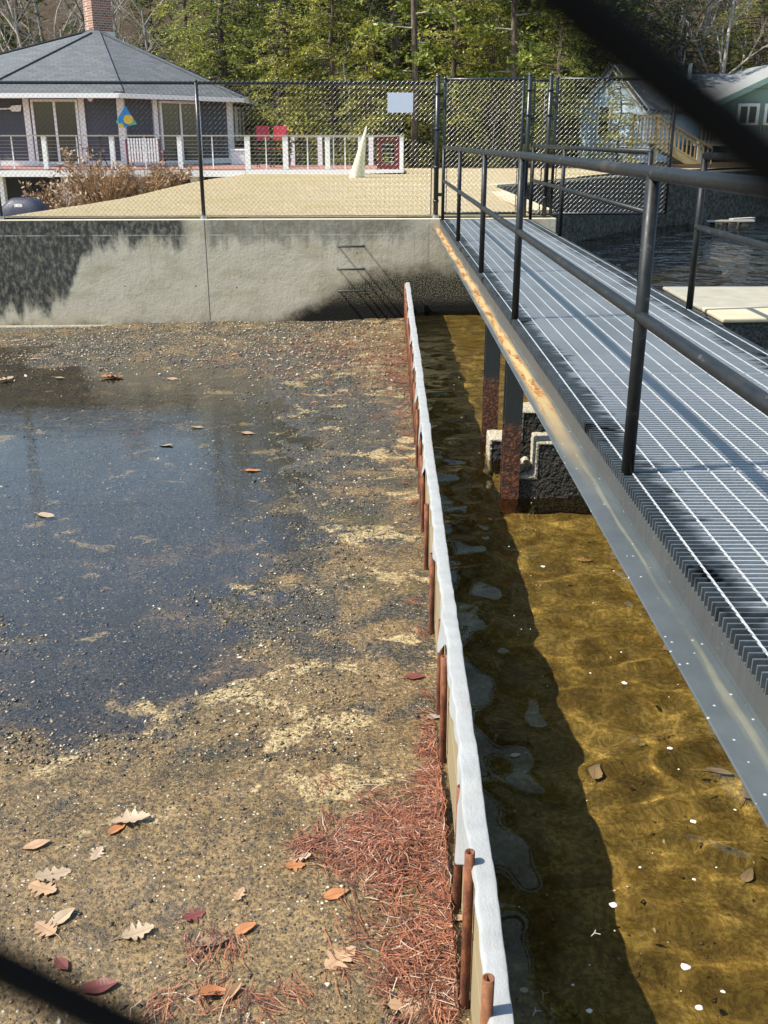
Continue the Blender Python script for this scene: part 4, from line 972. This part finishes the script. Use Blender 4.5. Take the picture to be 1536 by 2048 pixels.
v = atz(1435, 447, WZ); fl = thing('driftwood_raft', 'dark weathered boards lying at the waterline below the pond wall', 'boards', (v.x, v.y, WZ))
for k, (dx, dy, L2, an) in enumerate(((-.6, .1, 1.3, .1), (.35, -.1, 1.5, -.06), (.9, .25, .8, .25))):
    MB().bar((dx-L2/2, dy, .05+.03*k), (dx+L2/2, dy+an, .07+.03*k), .22, .05).build('board', M['greywood'] if k else M['bark'], fl)
for k in range(5): MB().box(-1.0+.42*k, -.25, -.1, -.72+.42*k, .35, .04).build('stone', darkc, fl, bevel=.04)

# ------------------------------------------------------------------ trees
def evergreen_mesh(seed, h, cr, base, dens, leafm, nm, lsz=.10, barkm='bark', droop=.45):
    r = np.random.default_rng(seed); root = thing(nm, '', '', (0, 0, 0)); g = MB(); n = 9
    tp = [(r.normal(0, .05)*i*.3, r.normal(0, .05)*i*.3, h*i/(n-1)) for i in range(n)]; tr = [max(.02, (.016*h)*(1-i/(n-1))**.9) for i in range(n)]
    tp[0] = (0, 0, -.2); g.tube(tp, tr, 8, False); cen = []; dirs = []; szs = []
    z = base
    while z < h*.985:
        f = (z-base)/(h-base); q = 5 if f < .6 else 4
        for b in range(q):
            if r.random() < .12: continue
            a = r.uniform(0, 6.283); L = cr*(1-f)**.75*r.uniform(.55, 1.12) + .25; rise = r.uniform(.0, .35)*(1 if f > .3 else .6)
            d = np.array([math.cos(a), math.sin(a), 0]); o = np.array([np.interp(z, [p[2] for p in tp], [p[0] for p in tp]), np.interp(z, [p[2] for p in tp], [p[1] for p in tp]), z + r.uniform(-.15, .15)])
            P = lambda t: o + d*L*t + np.array([0, 0, L*(rise*t - droop*t*t)])
            g.tube([P(0), P(.35), P(.7), P(1)], [.012+.010*L, .012+.006*L, .010, .004], 4, False)
            ns = max(3, int(L*dens)); side = np.array([-d[1], d[0], 0])
            for k in range(ns):
                t = .18 + .82*(k + r.random())/ns; c0 = P(t); sg = 1 if k % 2 else -1
                sd = d*.65 + side*sg*r.uniform(.5, 1.0) + np.array([0, 0, r.uniform(-.45, .12)]); sd /= np.linalg.norm(sd); sl = (.30 + .26*L*(1-t))*r.uniform(.6, 1.3)
                m = 9 if z < 8 else 5; u = np.sort(r.random(m)); cc = c0 + sd*sl*u[:, None] + r.normal(0, .035, (m, 3))
                cen.append(cc); dd = sd + r.normal(0, .42, (m, 3)); dirs.append(dd); szs.append(np.full(m, lsz if z < 8 else lsz*1.6)*r.uniform(.6, 1.35, m))
        z += .24 if z < 7 else .42
    g.build('trunk', M[barkm], root, smooth=True)
    c = np.concatenate(cen); d = np.concatenate(dirs); d /= np.linalg.norm(d, axis=1)[:, None]; s = np.concatenate(szs)[:, None]
    e = np.cross(d, r.normal(0, 1, c.shape)*np.array([.5, .5, 1.2])); e /= np.linalg.norm(e, axis=1)[:, None] + 1e-6
    v = np.stack([c - d*s*.6, c + e*s*.26, c + d*s, c - e*s*.26], 1).reshape(-1, 3)
    npmesh('crown', v, np.arange(len(v)).reshape(-1, 4), M[leafm], root); return root
def bare_mesh(seed, h, nm, barkm='palebark', lean=0.0, thick=.012):
    r = np.random.default_rng(seed); root = thing(nm, '', '', (0, 0, 0)); g = MB(); g2 = MB()
    def grow(p, d, L, rad, lev, m):
        n = 4; pts = [p]; q = p; dd = d
        for i in range(n):
            dd = (dd + Vector(r.normal(0, .13, 3)) + Vector((0, 0, .05))).normalized(); q = q + dd*(L/n); pts.append(q)
        m.tube(pts, [rad*(1-.55*i/n) for i in range(n+1)], 6 if lev < 2 else 3, False)
        if lev >= 4 or rad < .004: return
        nb = (7, 5, 4, 3)[lev]
        for k in range(nb):
            t = r.uniform(.3, 1.0) if lev else r.uniform(.22, 1.0); i = min(n-1, int(t*n)); b0 = pts[i].lerp(pts[i+1], t*n-i)
            ax = Vector(r.normal(0, 1, 3)).cross(dd).normalized(); nd = (dd*math.cos(.75) + ax*math.sin(.75)*r.uniform(.7, 1.3)).normalized()
            grow(b0, nd, L*r.uniform(.38, .62), rad*(1-.5*t)*.55, lev+1, g2)
    grow(Vector((0, 0, -.2)), Vector((lean, 0, 1)).normalized(), h*.75, thick*h, 0, g)
    g.build('trunk', M[barkm], root, smooth=True); g2.build('limbs', M[barkm], root, smooth=True); return root
protoE = dict(
    young=evergreen_mesh(31, 6.6, 2.1, .35, 7.5, 'leafB', 'young_evergreen', .078),
    young2=evergreen_mesh(32, 8.2, 2.5, .4, 7.0, 'leafB', 'young_evergreen', .08, droop=.35),
    hem=evergreen_mesh(33, 13.5, 3.2, .6, 6.2, 'leafA', 'hemlock', .085),
    hem2=evergreen_mesh(34, 15.0, 3.5, .8, 6.0, 'leafA', 'hemlock', .088, droop=.3),
    dark=evergreen_mesh(35, 19.0, 4.2, 1.2, 3.6, 'leafC', 'tall_pine', .13),
    lowdark=evergreen_mesh(36, 11.5, 3.6, .5, 3.8, 'leafC', 'hemlock', .12))
protoB = [bare_mesh(51, 10.0, 'bare_tree'), bare_mesh(52, 9.0, 'bare_tree', 'palebark', .25), bare_mesh(53, 12.0, 'bare_tree', 'bark', -.1), bare_mesh(54, 5.0, 'bare_tree', 'palebark', .1, .008)]
used = set()
def tree(proto, px, Y, sc, lab, cat, group=None, rz=None, dz=0):
    t = proto if id(proto) not in used else copy_thing(proto)
    used.add(id(proto)); v = at(px, 272, Y); z = float(land_z(np.array([v.x]), np.array([Y]))[0])
    t.location = (v.x, Y, z + dz - .05); t.scale = (sc, sc, sc); t.rotation_euler = (0, 0, random.uniform(0, 6.28) if rz is None else rz)
    tag(t, lab, cat, group)
GF = 'evergreens of the wood behind the lawn'
FRONT = [('young', 560, 36.5, .78, 'young yellow green evergreen behind the red chairs'), ('young2', 668, 37.0, .95, 'leafy yellow green evergreen behind the deck railing posts'),
         ('young', 745, 36.0, .72, 'short yellow green evergreen behind the cream canvas cover'), ('young2', 905, 38.0, 1.08, 'bright yellow green evergreen reaching above the gate'),
         ('young', 985, 37.0, .95, 'feathery pale green evergreen standing behind the gate mesh'), ('hem', 455, 41.5, .9, 'mid green hemlock rising behind the right end of the house roof'),
         ('hem2', 575, 42.0, .85, 'bushy mid green hemlock above the red chairs'), ('hem', 665, 43.0, .95, 'shaggy hemlock with dead twigs left of the sign'), ('hem2', 790, 42.5, 1.0, 'grey trunked hemlock behind the sign'),
         ('hem', 1010, 43.5, 1.0, 'dark branched hemlock over the gate posts'), ('hem', 1112, 41.0, .70, 'hemlock spreading its branches in front of the blue cottage'),
         ('young2', 1236, 39.5, .44, 'small evergreen at the corner of the blue cottage'), ('young2', 1500, 57.0, 1.35, 'sunlit yellow green evergreen behind the green house roof'),
         ('hem', 385, 43.5, .82, 'hemlock standing just right of the chimney'), ('lowdark', 12, 47.0, .75, 'dark evergreen left of the chimney behind the roof')]
for k, px, Y, sc, lab in FRONT: tree(protoE[k], px, Y, sc, lab, 'evergreen tree', GF)
for px, Y, sc, k in ((505, 48, 1.0, 'lowdark'), (620, 49, 1.1, 'lowdark'), (735, 47.5, .95, 'dark'), (860, 48, 1.0, 'dark'), (945, 49, 1.1, 'lowdark'), (1075, 49, .95, 'dark'), (1180, 50, 1.0, 'lowdark'), (1260, 54, .95, 'dark'),
                     (560, 55, 1.05, 'dark'), (690, 56, 1.1, 'dark'), (810, 57, 1.1, 'dark'), (920, 56, 1.1, 'dark'), (1020, 57, 1.1, 'dark'), (1140, 58, 1.05, 'dark'), (440, 56, .8, 'dark'), (1350, 62, .9, 'lowdark'), (1440, 64, .8, 'lowdark'), (1600, 60, .95, 'dark')):
    tree(protoE[k], px, Y, sc, 'dark tall evergreen deep in the wood behind the lawn', 'evergreen tree', 'dark evergreens deep in the wood')
for px, Y, sc, k in ((-120, 52, .8, 'lowdark'), (60, 58, .85, 'lowdark'), (190, 60, .75, 'lowdark'), (320, 58, .8, 'lowdark'), (-260, 50, .9, 'hem'), (-420, 46, .9, 'hem2'), (1750, 56, .9, 'hem')):
    tree(protoE[k], px, Y, sc, 'dark evergreen far up the slope behind the house roof', 'evergreen tree', 'evergreens up the slope behind the house')
BL = ['pale bare tree with tangled twigs left of the chimney', 'bare tree with forked limbs behind the chimney', 'slim bare tree leaning right of the chimney', 'thin bare sapling over the right slope of the roof', 'pale leaning bare tree at the far left behind the roof',
      'grey bare tree above the wing panel', 'tall bare tree left of the green house roof', 'pale bare tree with arching twigs over the green house', 'bare tree standing between the two far houses', 'dead twiggy tree in the wood above the deck gate', 'bare shrub of white twigs behind the gate mesh']
for (px, Y, sc, k), lab in zip(((60, 46, 1.0, 0), (225, 47, .95, 1), (262, 44.5, .85, 2), (330, 44, .8, 1), (-20, 45, .9, 1), (1215, 55, 1.1, 0), (1285, 54, 1.1, 2), (1425, 53, 1.15, 1), (1345, 56, 1.1, 0), (712, 40.5, .55, 1), (985, 36, .5, 3)), BL):
    tree(protoB[k], px, Y, sc, lab, 'bare tree', 'bare trees behind the houses')
for px, Y, sc, k in ((110, 52, 1.0, 1), (150, 50, .9, 0), (300, 51, 1.0, 0), (20, 54, 1.1, 2), (-70, 49, 1.0, 0), (1250, 60, 1.1, 1), (1390, 60, 1.2, 0), (1470, 61, 1.1, 1), (1320, 63, 1.2, 2), (90, 60, 1.2, 0), (250, 59, 1.2, 1)):
    tree(protoB[k], px, Y, sc, 'bare grey tree up the slope at the back of the wood', 'bare tree', 'bare trees at the back of the wood')
for px, Y, h, lab in ((828, 35.5, 9, 'slim straight grey tree trunk standing right of the deck gate'), (1021, 36.0, 9, 'pale grey trunk rising behind the gate mesh')):
    v = at(px, 272, Y); t = thing('tree_trunk', lab, 'tree', (v.x, Y, .15)); g = MB(); g.tube([(0, 0, -.2), (.03, 0, 2.5), (-.05, .05, 5), (.05, 0, h)], [.13, .11, .09, .04], 10); g.build('trunk', M['bark'], t, smooth=True)
    g = MB()
    for k in range(14): z = 2.6 + k*.42; a = k*2.4; g.tube([(0, 0, z), (math.cos(a)*.7, math.sin(a)*.7, z+.05), (math.cos(a)*1.5, math.sin(a)*1.5, z-.2)], [.03, .018, .006], 4, False)
    g.build('limbs', M['palebark'], t)
    vv, ff = cards([(math.cos(k*2.4)*q, math.sin(k*2.4)*q, 2.6+k*.42-.1*q) for k in range(14) for q in (.7, 1.0, 1.3, 1.6)], .10, 2600, (.2, .2, .12), 77, .5); npmesh('crown', vv, ff, M['leafA'], t)

# ------------------------------------------------------------------ loose stuff on the basin floor
def pebbles(name, n, xr, yr, smin, smax, seed, zf, matn, keep=None):
    r = np.random.default_rng(seed); x = r.uniform(*xr, n); y = yr[0] + (yr[1]-yr[0])*r.random(n)**1.25
    if keep is not None: k = keep(x, y, r); x = x[k]; y = y[k]; n = len(x)
    s = smin*(smax/smin)**(r.random(n)**2.2); oct_ = np.array([(1,0,0),(0,1,0),(-1,0,0),(0,-1,0),(.1,.1,.55),(0,0,-.5)], float)
    a = r.uniform(0, 6.283, n); ca, sa = np.cos(a), np.sin(a); v = oct_[None]*r.uniform(.55, 1.25, (n, 6, 1)); v[:, :, 0] *= r.uniform(.9, 1.8, (n, 1))
    tl = r.normal(0, .25, n)[:, None]; vx = v[:, :, 0]*ca[:, None]-v[:, :, 1]*sa[:, None]; vy = v[:, :, 0]*sa[:, None]+v[:, :, 1]*ca[:, None]; vz = v[:, :, 2] + tl*v[:, :, 0]
    V = np.stack([x[:, None]+vx*s[:, None], y[:, None]+vy*s[:, None], zf(x, y)[:, None]+(vz+.15)*s[:, None]], -1).reshape(-1, 3)
    f = np.array([(0,1,4),(1,2,4),(2,3,4),(3,0,4),(1,0,5),(2,1,5),(3,2,5),(0,3,5)]); F = (np.arange(n)[:, None, None]*6+f[None]).reshape(-1, 3)
    o = npmesh(name, V, F, M[matn]); o['kind'] = 'stuff'; return o
tag(pebbles('gravel', 20000, (-4.2, .25), (1.7, 8.5), .003, .0125, 61, floor_z, 'gravel', lambda x, y, r: r.random(len(x)) < .25 + 1.5*np.clip(fbm(x*1.6, y*1.6, 91, 4)+.22, 0, .5)), 'loose wet pebbles scattered over the near basin floor', 'gravel')
tag(pebbles('gravel', 50000, (-6.5, -.1), (4.0, 13.0), .005, .016, 65, floor_z, 'gravel', lambda x, y, r: r.random(len(x)) < .35 + 1.5*np.clip(fbm(x*1.1, y*1.1, 95, 4)+.15, 0, .5)), 'wet stones poking through the thin film of water in the middle of the basin', 'gravel')
tag(pebbles('gravel', 15000, (-9, .25), (8, 16.0), .008, .022, 62, floor_z, 'gravel', lambda x, y, r: r.random(len(x)) < .2 + .8*sstep(11.5, 14, y)), 'pale flecks of gravel over the far basin floor', 'gravel')
tag(pebbles('litter', 8000, (-9, .22), (10.8, 15.95), .010, .030, 63, lambda x, y: floor_z(x, y)+.004, 'litter', lambda x, y, r: r.random(len(x)) < sstep(10.5, 13.5, y)*(.35+.65*sstep(-3, 0, x))), 'faded scraps of leaf litter strewn before the dam wall', 'leaf litter')
tag(pebbles('gravel', 11000, (-8, .22), (12.0, 16.0), .006, .018, 66, lambda x, y: floor_z(x, y)+.004, 'fleck', lambda x, y, r: r.random(len(x)) < sstep(11.8, 14.0, y)), 'pale gravel flecks crowded along the foot of the dam wall', 'gravel')
tag(pebbles('bed_gravel', 5000, (.36, 2.5), (1.6, 15), .004, .013, 64, bed_z, 'gravel', lambda x, y, r: r.random(len(x)) < .6), 'small stones on the amber channel bed', 'gravel')
# pine needles: clumps of bent slivers
def needles(name, clumps, seed, lab):
    r = np.random.default_rng(seed); Vs = []
    for (cx, cy, sx, sy, n, h) in clumps:
        nb = max(1, n//14); bx = r.normal(cx, sx, nb); by = r.normal(cy, sy, nb); ba = r.normal(-.7, .9, nb); idx = r.integers(0, nb, n)
        x = bx[idx]+r.normal(0, .03, n); y = by[idx]+r.normal(0, .03, n); a = ba[idx]+r.normal(0, .35, n); L = r.uniform(.05, .12, n)
        x = np.minimum(x, .235 - .5*L*np.abs(np.cos(a)))
        fall = np.exp(-(((x-cx)/(sx*1.6))**2 + ((y-cy)/(sy*1.6))**2)); z = floor_z(x, y) + .006 + h*fall*r.random(n)
        dx, dy = np.cos(a)*L/2, np.sin(a)*L/2; w = r.uniform(.0009, .0017, n); px, py = -np.sin(a)*w, np.cos(a)*w; bend = r.normal(0, .012, n); tz = r.normal(0, .008, n)
        A = np.stack([x-dx, y-dy, z-tz], -1); Mi = np.stack([x-np.sin(a)*bend, y+np.cos(a)*bend, z+.005], -1); B = np.stack([x+dx, y+dy, z+tz], -1); pp = np.stack([px, py, 0*px], -1)
        Vs.append(np.stack([A-pp, A+pp, Mi-pp*1.2, Mi+pp*1.2, B-pp, B+pp], 1))
    V = np.concatenate(Vs); n = len(V); f = np.array([(0,2,3,1), (2,4,5,3)]); F = (np.arange(n)[:, None, None]*6+f[None]).reshape(-1, 4)
    tag(npmesh(name, V.reshape(-1, 3), F, M['needles']), lab, 'pine needles', None, 'stuff')
q = lambda px, py: atz(px, py, -1.56)
needles('pine_needles', [(q(820,1700).x, q(820,1700).y, .15, .13, 3300, .05), (q(740,1715).x, q(740,1715).y, .16, .06, 800, .02), (q(890,1640).x, q(890,1640).y, .05, .18, 1900, .06), (q(905,1790).x, q(905,1790).y, .05, .16, 1200, .06),
    (q(890,1920).x, q(890,1920).y, .10, .10, 1000, .04), (q(850,1990).x, q(850,1990).y, .12, .10, 420, .02), (q(880,1500).x, q(880,1500).y, .05, .22, 200, .02), (q(880,1420).x, q(880,1420).y, .04, .22, 70, .02),
    (q(780,1870).x, q(780,1870).y, .25, .15, 260, .01), (q(560,1960).x, q(560,1960).y, .6, .25, 70, .005), (q(200,1800).x, q(200,1800).y, .6, .5, 20, .004), (q(420,1895).x, q(420,1895).y, .09, .04, 90, .02), (q(440,2020).x, q(440,2020).y, .12, .05, 160, .01)], 71, 'rust coloured pine needles heaped along the near end of the barrier')
needles('pine_needles', [(.10, 12.3, .12, 1.2, 1500, .03), (-.25, 13.2, .35, 1.0, 1500, .02), (-.9, 13.8, .5, .7, 1100, .01), (.15, 10.0, .06, .9, 160, .02), (.17, 8.4, .05, .8, 50, .02), (.18, 5.6, .04, .5, 40, .02), (-1.8, 12.4, .9, .9, 500, .01)], 72, 'reddish pine needles drifted against the far end of the barrier')

# fallen leaves
def leaf_outline(kind, L, r):
    if kind == 'oval':
        t = np.linspace(0, 1, 12); w = .27*np.sin(math.pi*t**.8)**.8; s = np.stack([t, w], 1)
    else:
        n = 4 if kind == 'oak' else 3; pts = [(0, .012), (.06, .02)]
        for i in range(n):
            u = .12 + .76*i/n; w0 = .76/n; wv = (.24, .40, .38, .24)[i] if n == 4 else (.28, .42, .26)[i]; wv *= r.uniform(.85, 1.15)
            pts += [(u, .155), (u+w0*.20, wv*.70), (u+w0*.45, wv*.95), (u+w0*.68, wv), (u+w0*.84, wv*.66), (u+w0*.94, .17)]
        pts += [(.90, .10), (.95, .12), (1.0, .015)]; s = np.array(pts)
    return s*L
def leaf(px, py, L, kind, matn, rz, lab, z=None, curl=.25, group=None, fold=.2, name=None):
    r = np.random.default_rng(int(px*7+py)); s = leaf_outline(kind, L, r); g = MB()
    up = [(x-L/2, y, 0) for x, y in s]; mid = [(x-L/2, 0, 0) for x, y in s]; lo = [(x-L/2, -y*r.uniform(.85, 1.05), 0) for x, y in s]
    n = len(s); vs = []
    for row, sg in ((up, 1), (mid, 0), (lo, -1)):
        for x, y, _ in row:
            vs.append((x, y*(1-.25*fold), abs(y)*fold*(.35 if kind != 'oval' else 1) + curl*((x/L)**2)*L*.55 + .05*L*math.sin(7*x/L+px+sg)*abs(y)/L*2 ))
    fs = []
    for i in range(n-1): fs += [(i, i+1, n+i+1, n+i), (n+i, n+i+1, 2*n+i+1, 2*n+i)]
    g.add(vs, fs); g.tube([(-L/2, 0, curl*.22*L), (-L*.66, .01*L, .02*L), (-L*.8, .05*L, .0)], [.0022, .0018, .0012], 4)
    o = g.build(name or ('oak_leaf' if kind != 'oval' else 'leaf'), M[matn]); m = o.modifiers.new('t', 'SOLIDIFY'); m.thickness = .0012
    v = atz(px, py, -1.57 if z is None else z)
    if z is None: zz = float(floor_z(np.array([v.x]), np.array([v.y]))[0]) + .012; zz = max(zz - .006, -1.592)
    else: zz = z
    o.location = (v.x, v.y, zz); o.rotation_euler = (r.normal(0, .08), r.normal(0, .08), rz); return tag(o, lab, 'leaf', group)
LF = 'fallen leaves on the basin floor'
leaf(262, 1650, .17, 'oak', 'palel', .2, 'long pale folded leaf lying alone above the three left leaves', None, .3, LF, 1.1)
leaf(236, 1664, .10, 'oval', 'orange', 1.0, 'small orange brown leaf tucked under the long pale folded leaf', None, .2, LF)
leaf(75, 1697, .115, 'oval', 'tan', .45, 'narrow tan oval leaf near the left edge, above the big oak leaves', None, .2, LF)
leaf(195, 1718, .085, 'oak', 'palel', 1.3, 'small upright tan oak leaf right of the narrow oval leaf', None, .3, LF)
leaf(105, 1758, .15, 'oak', 'palel', .5, 'pale pointed oak leaf with a long stem lying over another leaf', None, .2, LF)
leaf(85, 1786, .14, 'oak', 'tan', -.4, 'tan oak leaf half under the pale pointed oak leaf', None, .2, LF)
leaf(125, 1844, .12, 'oval', 'palel', .9, 'pale oval leaf with clear veins above the blurred wire', None, .2, LF)
leaf(93, 1868, .11, 'oak', 'tan', 2.6, 'toothed tan leaf beside the pale oval veined leaf', None, .2, LF)
leaf(590, 1746, .085, 'maple', 'orange', .2, 'bright orange brown lobed leaf at the tip of the needle pile', None, .35, LF)
leaf(600, 1728, .10, 'oak', 'palel', -.1, 'pale oak leaf lying just behind the bright orange lobed leaf', None, .2, LF)
leaf(480, 1802, .075, 'maple', 'tan', 1.3, 'small light brown lobed leaf alone in the middle of the sand', None, .3, LF)
leaf(388, 1842, .09, 'maple', 'maroon', .5, 'dark maroon lobed leaf on the sand', None, .3, LF)
leaf(673, 1806, .105, 'oval', 'orange', .35, 'plain bright orange oval leaf below the needle pile', None, .15, LF)
leaf(275, 1872, .13, 'oak', 'palel', .4, 'crumpled pale leaf with whitish fragments', None, .5, LF, .8)
leaf(415, 1900, .085, 'oval', 'palel', .3, 'left one of two curled grey leaves beneath a tuft of needles', None, .5, LF, .8)
leaf(441, 1897, .085, 'oval', 'palel', .6, 'right one of two curled grey leaves beneath a tuft of needles', None, .5, LF, .8)
leaf(492, 1868, .09, 'oval', 'orange', .5, 'flat triangular orange brown leaf right of the tuft of needles', None, .1, LF)
leaf(680, 1940, .145, 'oak', 'tan', .75, 'large tan oak leaf with deep lobes near the bottom of the view', None, .2, LF)
leaf(125, 1932, .085, 'oval', 'maroon', -.8, 'small dark red leaf just above the blurred wire', None, .2, LF)
leaf(200, 1978, .13, 'oval', 'maroon', .2, 'dull brown leaf lying along the blurred wire', None, .3, LF)
leaf(430, 2002, .11, 'oval', 'orange', .1, 'curled brown leaf beside a thin twig at the bottom edge', None, .5, LF, .7)
leaf(468, 1998, .09, 'oval', 'tan', 1.0, 'curled lighter leaf touching the curled brown leaf', None, .5, LF, .7)
leaf(815, 2035, .15, 'oak', 'tan', .1, 'pale oak leaf cut by the bottom edge near the pipes', None, .2, LF)
leaf(700, 1668, .08, 'oak', 'palel', .1, 'pale lobed leaf on the upper rim of the needle pile', None, .25, LF)
leaf(862, 1578, .06, 'oval', 'palel', .3, 'small pale leaf stuck on the needles beside the barrier flap', None, .25, LF)
leaf(912, 1748, .06, 'oval', 'palel', 1.5, 'cream leaf stuck on the needles beside the tall pipe', None, .25, LF)
leaf(870, 1880, .085, 'oval', 'mauve', .5, 'grey wet leaf on the lower needles', None, .15, LF)
leaf(848, 1868, .09, 'oval', 'maroon', .1, 'dark wet leaf overlapping the grey wet leaf', None, .15, LF)
leaf(915, 1858, .075, 'oval', 'tan', .1, 'tan narrow leaf against the foot of a pipe', None, .2, LF)
leaf(830, 1355, .12, 'oval', 'maroon', .1, 'dark red leaf on the gravel beside the boards', None, .3, LF)
leaf(870, 1436, .09, 'oval', 'mauve', .2, 'grey leaf at the tip of the upper needles', None, .15, LF)
leaf(222, 752, .30, 'oak', 'orange', .1, 'bright orange red leaf clump far out on the dark wet floor', None, .5, LF, .7)
leaf(10, 757, .25, 'oak', 'palel', 1.0, 'whitish curled leaf at the left edge far out on the floor', None, .6, LF, .8)
for px, py, mt, lab in ((497, 862, 'tan', 'small tan leaf on the dark film of water in line with the covered pipes'), (506, 936, 'orange', 'small pinkish brown leaf below the tan leaf on the dark water film'), (332, 886, 'palel', 'thin pale leaf at the edge of the blue reflection'),
                        (92, 1025, 'palel', 'pale yellowish leaf on the dark gravel at the left of the blue reflection'), (395, 850, 'palel', 'thin pale fleck of leaf beside the gravel streak'), (120, 752, 'tan', 'tan leaf right of the whitish curled leaf'), (345, 754, 'tan', 'brown leaf right of the bright orange red clump'),
                        (72, 716, 'palel', 'whitish leaf scrap in the far left litter'), (472, 708, 'orange', 'orange leaf scrap in the far middle litter')):
    leaf(px, py, .15, 'oval', mt, random.uniform(-.3, .3), lab, None, .06, LF, .08)
LW = 'sunken leaves on the channel bed'
for px, py, L, kind, mt, rz, lab in ((1350, 1350, .20, 'oak', 'mauve', .1, 'mauve lobed leaf under water touching the beam edge'), (1410, 1388, .12, 'oval', 'mauve', .9, 'small mauve leaf under water below the lobed one'), (1165, 1168, .11, 'oak', 'tan', -.4, 'tan forked leaf under water in the sunlit channel'),
                                (1440, 1470, .16, 'oak', 'mauve', 1.2, 'pale mauve leaf under water beside the beam edge'), (1490, 1640, .15, 'oak', 'mauve', .8, 'broad greyish lobed leaf under water at the right edge'), (1425, 1598, .13, 'oval', 'mauve', -.3, 'slender greyish leaf under water left of the broad lobed leaf'),
                                (1492, 1806, .10, 'oval', 'mauve', 1.0, 'round grey leaf under water near the right edge'), (1190, 1600, .12, 'oval', 'mauve', 1.0, 'mauve leaf crossing the shadow edge in the channel'), (1270, 1545, .05, 'maple', 'palel', .6, 'tiny forked pale leaf on the sunlit bed')):
    leaf(px, py, L, kind, mt, rz, lab, float(bed_z(np.array(1.3), np.array(3.)))+.02, .08, LW, .1)
leaf(1032, 1510, .05, 'oval', 'palel', .1, 'pale oval leaf floating in the dark shadow beside the fabric', WZ+.003, .03, None, .05)
for px, py, rz, lab in ((1190, 1868, .6, 'white forked twig floating in the shadow of the channel'), (1088, 1990, 1.2, 'small white forked twig floating near the bottom of the fabric'), (1072, 2024, .9, 'short white stick floating at the bottom edge beside the fabric')):
    g = MB(); g.tube([(-.02, 0, 0), (0, .003, .002), (.015, .012, .0)], .0016, 5).tube([(0, .004, .002), (.015, -.012, 0)], .0014, 5)
    o = g.build('floating_twig', M['foam']); v = atz(px, py, WZ+.002); o.location = v; o.rotation_euler = (0, 0, rz); tag(o, lab, 'twig', 'floating twigs')
# foam flecks drifting on the channel
r = np.random.default_rng(81); g = MB()
spots = [(atz(px, py, WZ), s) for px, py, s in ((1086, 1133, .014), (1249, 1366, .016), (1340, 1497, .010), (1228, 1810, .013), (1372, 1934, .014), (1387, 1643, .011), (1398, 2016, .013), (1255, 1420, .008), (1446, 1984, .007), (1048, 1982, .012), (1178, 2022, .010), (1470, 1620, .007), (1280, 1735, .006), (1388, 1759, .006), (1307, 1815, .005))]
for i in range(150):
    y = 2.2 + 11*r.random()**1.6; spots.append((Vector((r.uniform(.45, 1.9), y, WZ)), .0022 + .0035*r.random()**2))
for v, s in spots:
    n = 9; vs = [(v.x, v.y, WZ+.006)]; a0 = r.uniform(0, 6)
    for k in range(n): t_ = 2*math.pi*k/n; w = s*(1 + .15*r.normal()); vs.append((v.x + w*1.2*math.cos(t_), v.y + w*math.sin(t_), WZ+.0015))
    g.add(vs, [(0, 1+k, 1+(k+1) % n) for k in range(n)])
tag(g.build('foam', M['foam'], smooth=True), 'white foam flecks drifting on the channel water', 'foam', None, 'stuff')
# ------------------------------------------------------------------ the fence the photograph is taken through
nf = thing('foreground_fence', 'black wire fence right against the lens, seen as two thick blurred diagonals', 'fence', (0, .045, -.02)); ONF = (0, .045, -.02)
g = MB(); D = .045; k_ = .045/.05
sA = -.70; cA0 = 1.2102; stA = .0712; sB = 1.0; cB0 = 1.2 + (1.2275-1.2)*k_; stB = .125*k_
x0, x1, z0, z1 = -1.3, .78, .04, 1.86
for s_, c0, st, yo in ((sA, cA0, stA, .0), (sB, cB0, stB, .0037)):
    cmin = min(z0 - s_*x for x in (x0, x1)); cmax = max(z1 - s_*x for x in (x0, x1)); n0 = math.ceil((cmin-c0)/st); n1 = math.floor((cmax-c0)/st)
    for i in range(n0, n1+1):
        c = c0 + i*st; xa, xb = sorted(((z0-c)/s_, (z1-c)/s_)); xa = max(xa, x0); xb = min(xb, x1)
        if xb - xa > .02: g.tube([(xa, D+yo, c+s_*xa), (xb, D+yo, c+s_*xb)], .00135, 10, False)
g.build('mesh', simple('matt_black_wire', (.0015, .0018, .0022), .7, 0, .2, 30, 0, .05), nf, origin=ONF)
for x in (x0-.03, x1+.03): post(MB(), x, -.02, 1.93, .03, D).build('line_post', M['blackpaint'], nf, origin=ONF, smooth=True)
MB().tube([(x0-.03, D, 1.88), (x1+.03, D, 1.88)], .022, 10).build('top_rail', M['blackpaint'], nf, origin=ONF, smooth=True)

for o in C.objects:                                     # what stands or lies under the channel water is lit through its waves
    if o.type == 'MESH' and (o.name.split('.')[0] in ('channel_bed', 'bed_gravel', 'leg', 'wall_body', 'sunlit_faces', 'rubble', 'fabric_strip', 'plank') or o.get('group') == LW): o.cycles.is_caustics_receiver = True
